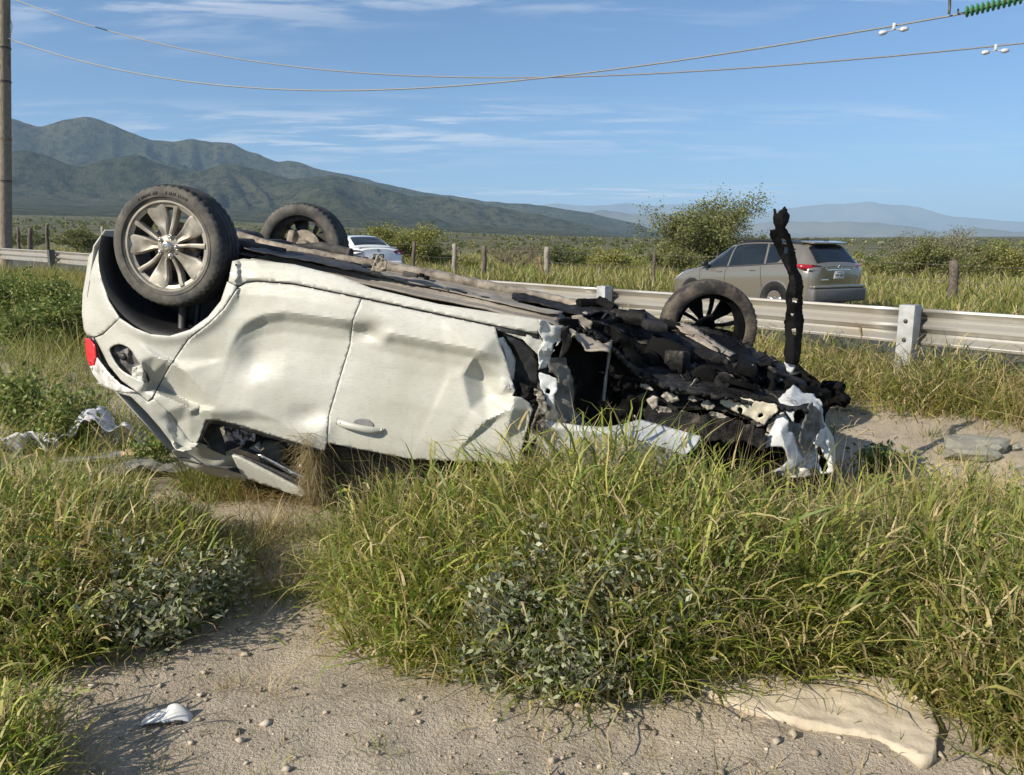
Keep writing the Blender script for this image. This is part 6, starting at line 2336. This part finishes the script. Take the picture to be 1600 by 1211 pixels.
GREY = [(.30, .315, .20), (.235, .255, .155), (.36, .36, .25), (.18, .21, .11)]
LGRN = [(.15, .20, .045), (.20, .24, .06), (.11, .16, .036), (.25, .26, .08)]
weed(262, 1010, 2.86, .34, .36, 1, 'grey green weed at the front edge of the left grass clump', GREY, n_st=44)
weed(170, 965, 3.02, .34, .40, 2, 'grey green weed deeper inside the left grass clump', GREY, n_st=40)
weed(330, 955, 3.10, .26, .28, 3, 'grey green weed at the right end of the left grass clump', GREY, n_st=30)
weed(60, 1010, 2.85, .32, .36, 4, 'green weed at the left frame edge in the grass', LGRN, n_st=34)
weed(905, 1020, 2.66, .40, .62, 5, 'large grey green weed in the middle of the central clump', GREY, n_st=80)
weed(805, 1035, 2.62, .32, .48, 6, 'grey green weed left of the largest weed in the central clump', GREY, n_st=58)
weed(985, 1030, 2.64, .34, .58, 7, 'grey green weed right of the largest weed in the central clump', GREY, n_st=58)
weed(890, 1075, 2.50, .28, .28, 8, 'low grey green weed at the foot of the central clump', GREY, n_st=30)
weed(1060, 930, 2.98, .30, .58, 9, 'green weed among the stalks right of centre', LGRN, n_st=32)
weed(640, 950, 3.0, .30, .42, 10, 'green weed in the left part of the central clump', LGRN, n_st=32)
weed(1500, 1000, 2.75, .32, .42, 11, 'green weed at the right side among the long grass', LGRN, n_st=32)
weed(95, 640, 5.7, .42, .55, 12, 'bushy green weed left of the tail lamp', LGRN, n_st=40, leaf=.05)
weed(30, 640, 5.9, .45, .6, 13, 'bushy green weed at the left edge below the guardrail', LGRN, n_st=40, leaf=.05)
weed(235, 700, 5.0, .22, .24, 14, 'small bright tuft of leaves beside the pale rag', LGRN, n_st=24, leaf=.035)
SH = 'green shrubs on the verge at left'
for k, (px, py, Y_, Rr, H, lb) in enumerate([(25, 470, 12.5, 1.0, .75, 'green shrub at the left edge in front of the guardrail'), (85, 470, 12.0, .9, .8, 'green shrub in front of the second dark guardrail post'), (120, 480, 10.5, .7, .7, 'green shrub close left of the white rear bumper'), (55, 490, 10.0, .8, .5, 'low green shrub in front of the other verge shrubs at left')]):
    weed(px, py, Y_, Rr, H, 30 + k, lb, LGRN, 'verge_shrub', 60, .055, SH, 'shrub', .45, 80)
for k, (px, py, Y_, lb) in enumerate([(1420, 660, 6.4, 'dark green weed by the dark scrap in the verge grass'), (1560, 640, 6.2, 'dark green weed on the verge at the right edge'), (1380, 745, 4.75, 'low weed in the shadow right of the burnt nose'), (1260, 640, 6.2, 'weed showing behind the burnt nose')]):
    weed(px, py, Y_, .3, .3 if k < 2 else .16, 40 + k, lb, LGRN, 'leafy_weed', 26, .045)

M['litsand'] = simple('lit_sand', (.54, .46, .345), (.44, .37, .275), 14, .95, 0, .8, .012)  # pale colour imitating sunlight on sand
# ------------------------------------------------------------------ things lying about
def sheet(name, label, cat, poly, zfn, mat, step=10., thick=.006, seed=1, jag=.4, group=None, ang=45, zb=0.0):
    """crumpled sheet: outline in centimetres on the ground round a centre"""
    (cx, cy), pl = poly
    V, Fc = fill2d(pl, step=step, jag=jag, seed=seed)
    g = ground_z(cx, cy)
    P = [(cx + a / 100, cy + b / 100, g + zb + zfn(a, b)) for a, b in V]
    nf = []
    A = np.array(P)
    for f in Fc:
        nn = np.cross(A[f[1]] - A[f[0]], A[f[2]] - A[f[0]])
        nf.append(f if nn[2] > 0 else f[::-1])
    o = mesh(name, A, nf, mat, None, True)
    autosmooth(o, ang)
    solidify(o, thick, 0)
    tag(o, label, cat, group)
    return o


def gxy(px, py, z=0.0):
    d = ray(px, py)
    t_ = (z - CAM[2]) / d[2]
    P = CAM + d * t_
    return float(P[0]), float(P[1])


fold = lambda sd, h, sc: (lambda a, b: h * (.55 + .9 * abs(float(fbm(a / sc, b / sc, sd, 3)))) * max(.05, 1 - (abs(a) / 60) ** 2 * .6))
c_ = gxy(135, 715)
sheet('pale_rag', 'heap of pale grey cloth left of the wreck', 'cloth', (c_, smooth_poly([(-70, -14), (-46, 6), (-24, 4), (-8, 14), (6, 22), (22, 16), (40, 18), (48, 8), (34, -4), (16, -10), (0, -8), (-16, -14), (-40, -14)], 3)), lambda a, b: .13 + .11 * float(fbm(a / 17, b / 15, 1.0, 3)) + .08 * math.exp(-((a - 8) / 12) ** 2) - .10 * (abs(a) / 46) ** 3, M['cloth'], 1.6, .004, 2, .3, ang=30)
c_ = gxy(60, 722)
sheet('pale_rag', 'smaller crumpled pale scrap at the left end of the cloth heap', 'cloth', (c_, smooth_poly([(-22, -6), (-10, 6), (6, 8), (18, 2), (12, -8), (-8, -10)], 3)), lambda a, b: .11 + .10 * float(fbm(a / 12, b / 12, 4.0, 3)), M['cloth'], 1.6, .004, 3, .3, ang=30)
c_ = gxy(165, 738)
sheet('grey_panel_scrap', 'flat grey plastic panel lying in front of the cloth heap', 'debris', (c_, [(-34, -6), (-30, 4), (-8, 7), (22, 6), (26, -2), (4, -8)]), lambda a, b: .05 + .0012 * a + .01 * float(vnoise(a / 8, b / 8)), M['greyfab'], 4., .008, 4, .3)
c_ = gxy(232, 742)
sheet('tan_foam_scrap', 'torn tan foam piece beside the grey panel', 'debris', (c_, smooth_poly([(-16, -4), (-8, 5), (6, 6), (18, 2), (14, -5), (-4, -6)], 2)), lambda a, b: .06 + .03 * abs(float(vnoise(a / 6, b / 6))), M['tanfoam'], 3., .02, 5, .5)
c_ = gxy(225, 762)
sheet('dark_felt_scrap', 'dark grey felt sheet half buried in the grass by the wreck', 'debris', (c_, smooth_poly([(-34, -8), (-20, 4), (0, 8), (20, 8), (34, 0), (26, -10), (0, -12), (-20, -12)], 2)), lambda a, b: .03 + .06 * abs(float(fbm(a / 18, b / 14, 8.0, 3))), M['greyfab'], 4., .006, 6, .5)
# pale sheet added for sunlit sand at the lower right, brightness in its colour
c_ = gxy(1290, 1125)
V_ = [gxy(*p) for p in [(1085, 1062), (1180, 1050), (1300, 1066), (1400, 1085), (1455, 1130), (1462, 1190), (1436, 1204), (1370, 1172), (1270, 1150), (1160, 1118), (1110, 1095)]]
sheet('lit_sand_patch', 'pale sheet standing in for sunlit sand at lower right', 'sand', (c_, smooth_poly([((a - c_[0]) * 100, (b - c_[1]) * 100) for a, b in V_], 2)), lambda a, b: .009 + .008 * float(fbm(a / 12, b / 9, 2.0, 3)) + .0025 * float(vnoise(a / 2.5, b / 2.5)) + .0002 * a, M['litsand'], 1.6, .05, 12, .22, ang=50)
# broken white plastic shell in the foreground
c_ = gxy(262, 1120)
E_ = empty('white_plastic_shell', (c_[0], c_[1], ground_z(*c_)), 'broken white plastic shell on the bare soil at lower left', 'debris')
g_ = ground_z(*c_)
vs, fs = [], []
for i in range(9):
    for j in range(5):
        a, b = i / 8, j / 4
        vs.append((c_[0] - .005 + .085 * a, c_[1] + .02 - .05 * b * (1 - .4 * a), g_ + .052 * math.sin(math.pi * (.28 + .72 * a)) ** .8 * (1 - b * .75) + .004))
for i in range(8):
    for j in range(4): fs.append((i * 5 + j, i * 5 + j + 1, i * 5 + 6 + j, i * 5 + 5 + j))
solidify(mesh('raised_shell', vs, fs, M['whiteplastic'], E_, True), .003, 0)
vs, fs = [], []
for i in range(7):
    for j in range(4):
        a, b = i / 6, j / 3
        vs.append((c_[0] - .085 + .10 * a, c_[1] + .03 - .06 * b, g_ + .028 * math.sin(math.pi * a * .6) * (1 - .5 * b) + .006))
for i in range(6):
    for j in range(3): fs.append((i * 4 + j, i * 4 + j + 1, i * 4 + 5 + j, i * 4 + 4 + j))
solidify(mesh('flat_shell', vs, fs, M['whiteplastic'], E_, True), .003, 0)
MB().box((c_[0] + .045, c_[1] - .025, g_ + .014), (.030, .012, .014), None, .003).build('dark_slot', M['rubber'], E_)


def rock(name, label, px, py, size, seed, mat, squash=(1, .8, .5), group=None, cat='stone'):
    x, y = gxy(px, py)
    bm = bmesh.new()
    bmesh.ops.create_icosphere(bm, subdivisions=3, radius=1.0)
    A = np.array([v.co for v in bm.verts])
    n = fbm(A[:, 0] * 1.3 + seed, A[:, 1] * 1.3, A[:, 2] * 1.3 + seed, 3)
    A = A * (1 + .34 * n)[:, None] * np.array(squash) * size
    g = ground_z(x, y)
    A = A + np.array([x, y, g + size * squash[2] * .45])
    bm.verts.index_update()
    o = mesh(name, A, [tuple(v.index for v in f.verts) for f in bm.faces], mat, None, True)
    autosmooth(o, 14)
    bm.free()
    tag(o, label, cat, group)


ST = 'stones on the bare track right of the wreck'
rock('stone', 'pale rounded stone just right of the burnt nose', 1312, 690, .045, 3, M['stone'], group=ST)
rock('stone', 'pinkish stone beside the pale rounded stone', 1332, 692, .040, 4, M['stone'], group=ST)
rock('stone', 'small stone in front of the two pale stones', 1318, 702, .026, 5, M['stone'], group=ST)
rock('stone', 'small brown stone at the right end of the row of stones', 1345, 697, .024, 6, M['rock'], group=ST)
rock('flat_rock', 'large flat grey rock on the track at right', 1520, 762, .17, 8, M['rock'], (1.25, .9, .42), cat='rock')
rock('stone', 'stone on the track right of the flat grey rock', 1578, 762, .04, 9, M['rock'], group=ST)
c_ = gxy(1440, 655)
sheet('dark_scrap', 'dark scrap lying in the verge grass at right', 'debris', ((c_[0], c_[1] + .5), smooth_poly([(-18, -6), (-8, 6), (8, 8), (18, 0), (10, -8)], 2)), lambda a, b: .18 + .06 * abs(float(vnoise(a / 7, b / 7))), M['greyfab'], 3., .006, 9, .6)

# dry straw caught in the window gap
rs = np.random.default_rng(55)
n = 1500
u_ = rs.random(n)
base = np.array([PW(484 + rs.normal(0, 8) + 4 * a, 676 + 108 * a, -.02 - .14 * a + rs.normal(0, .02)) for a in u_])
az = np.where(rs.random(n) < .5, rs.uniform(0, 2 * math.pi, n), R(-90) + rs.normal(0, .9, n))
col = DCOL[rs.integers(0, len(DCOL), n)] * rs.uniform(.55, .95, (n, 1))
o = blades(base, az, rs.uniform(.05, .20, n), rs.uniform(1.0, 2.6, n), rs.uniform(-.6, 1.0, n), rs.uniform(.0015, .0035, n), col, col, 4, rs)
o = mesh_np('straw_tuft', o[0], o[1], o[2], M['grass'], col=o[3])
tag(o, 'dry straw and roots caught in the side window gap of the wreck', 'straw', kind='stuff')
# straw litter under the window
G = Grass()
n = 2600
x0, y0 = gxy(440, 790)
x, y = x0 + rs.normal(0, .34, n), y0 + rs.normal(.05, .12, n)
col = DCOL[rs.integers(0, len(DCOL), n)] * rs.uniform(.6, 1.0, (n, 1)) * np.array([1.0, .92, .85])
G.add(blades(np.stack([x, y, gz(x, y) + rs.uniform(0, .09, n) * np.exp(-((x - x0) / .3) ** 2)], 1), rs.uniform(0, 6.28, n), rs.uniform(.06, .2, n), rs.uniform(1.0, 1.6, n), rs.uniform(-.4, .6, n), rs.uniform(.002, .004, n), col, col, 3, rs))
# loose stalks on the bare soil
n = 2600
x, y = rs.uniform(-1.9, 2.0, n), rs.uniform(1.7, 3.1, n)
col = DCOL[rs.integers(0, len(DCOL), n)] * rs.uniform(.25, 1.0, (n, 1))
G.add(blades(np.stack([x, y, gz(x, y) + .004], 1), rs.uniform(0, 6.28, n), rs.uniform(.02, .09, n), rs.uniform(1.45, 1.58, n), rs.uniform(-.1, .15, n), rs.uniform(.001, .0025, n), col, col, 3, rs))
G.build('straw_litter', 'dry straw litter scattered over the bare soil')

# gravel and clods on the bare soil
rs = np.random.default_rng(66)
n = 15000
x = rs.uniform(-2.4, 2.4, n); y = rs.uniform(1.75, 3.4, n)
k = rs.random(n) < np.clip(.5 + .9 * vnoise(x * 2.2, y * 2.2, 12) - .35 * (x > 1.0), .03, 1)
x, y = x[k], y[k]
x2 = rs.uniform(1.6, 4.4, 900); y2 = rs.uniform(4.4, 5.6, 900)
x3 = rs.uniform(-3.2, -.9, 900); y3 = rs.uniform(3.6, 5.4, 900)
x, y = np.concatenate([x, x2, x3]), np.concatenate([y, y2, y3])
n = len(x)
r = np.minimum(.0018 * np.exp(rs.exponential(.55, n)), .017)
oct_v = np.array([(1, 0, 0), (-1, 0, 0), (0, 1, 0), (0, -1, 0), (0, 0, 1), (0, 0, -1), (.6, .6, .5), (-.6, .55, .45), (.5, -.6, .5), (-.55, -.6, .45)])
hull_f = np.array([(0, 6, 4), (6, 2, 4), (2, 7, 4), (7, 1, 4), (1, 9, 4), (9, 3, 4), (3, 8, 4), (8, 0, 4), (0, 5, 6), (6, 5, 2), (2, 5, 7), (7, 5, 1), (1, 5, 9), (9, 5, 3), (3, 5, 8), (8, 5, 0)])
V = oct_v[None] * (1 + rs.normal(0, .26, (n, 10, 1))) * (r[:, None] * np.array([1, 1, .6]) * (1 + rs.normal(0, .2, (n, 3))))[:, None, :]
th = rs.uniform(0, 6.28, n)
c_, s_ = np.cos(th)[:, None], np.sin(th)[:, None]
V = np.stack([V[..., 0] * c_ - V[..., 1] * s_, V[..., 0] * s_ + V[..., 1] * c_, V[..., 2]], -1)
V = V + np.stack([x, y, gz(x, y) + r * .25], 1)[:, None, :]
f = (np.arange(n)[:, None, None] * 10 + hull_f[None]).reshape(-1, 3)
cc = np.array([(.44, .37, .28), (.35, .29, .22), (.52, .45, .36), (.27, .225, .172), (.39, .33, .25)])[rs.integers(0, 5, n)] * rs.uniform(.75, 1.1, (n, 1))
t = NT('gravel')
a_ = t.n('ShaderNodeAttribute', attribute_name='col')
t.set(a_.outputs['Color'], .95, 0, None, .15)
M['gravel'] = t.m
o = mesh_np('gravel', V.reshape(-1, 3), f, np.full(len(f), 3), M['gravel'], col=np.repeat(cc, 10, axis=0))
tag(o, 'loose gravel and clods on the bare soil', 'gravel', kind='stuff')
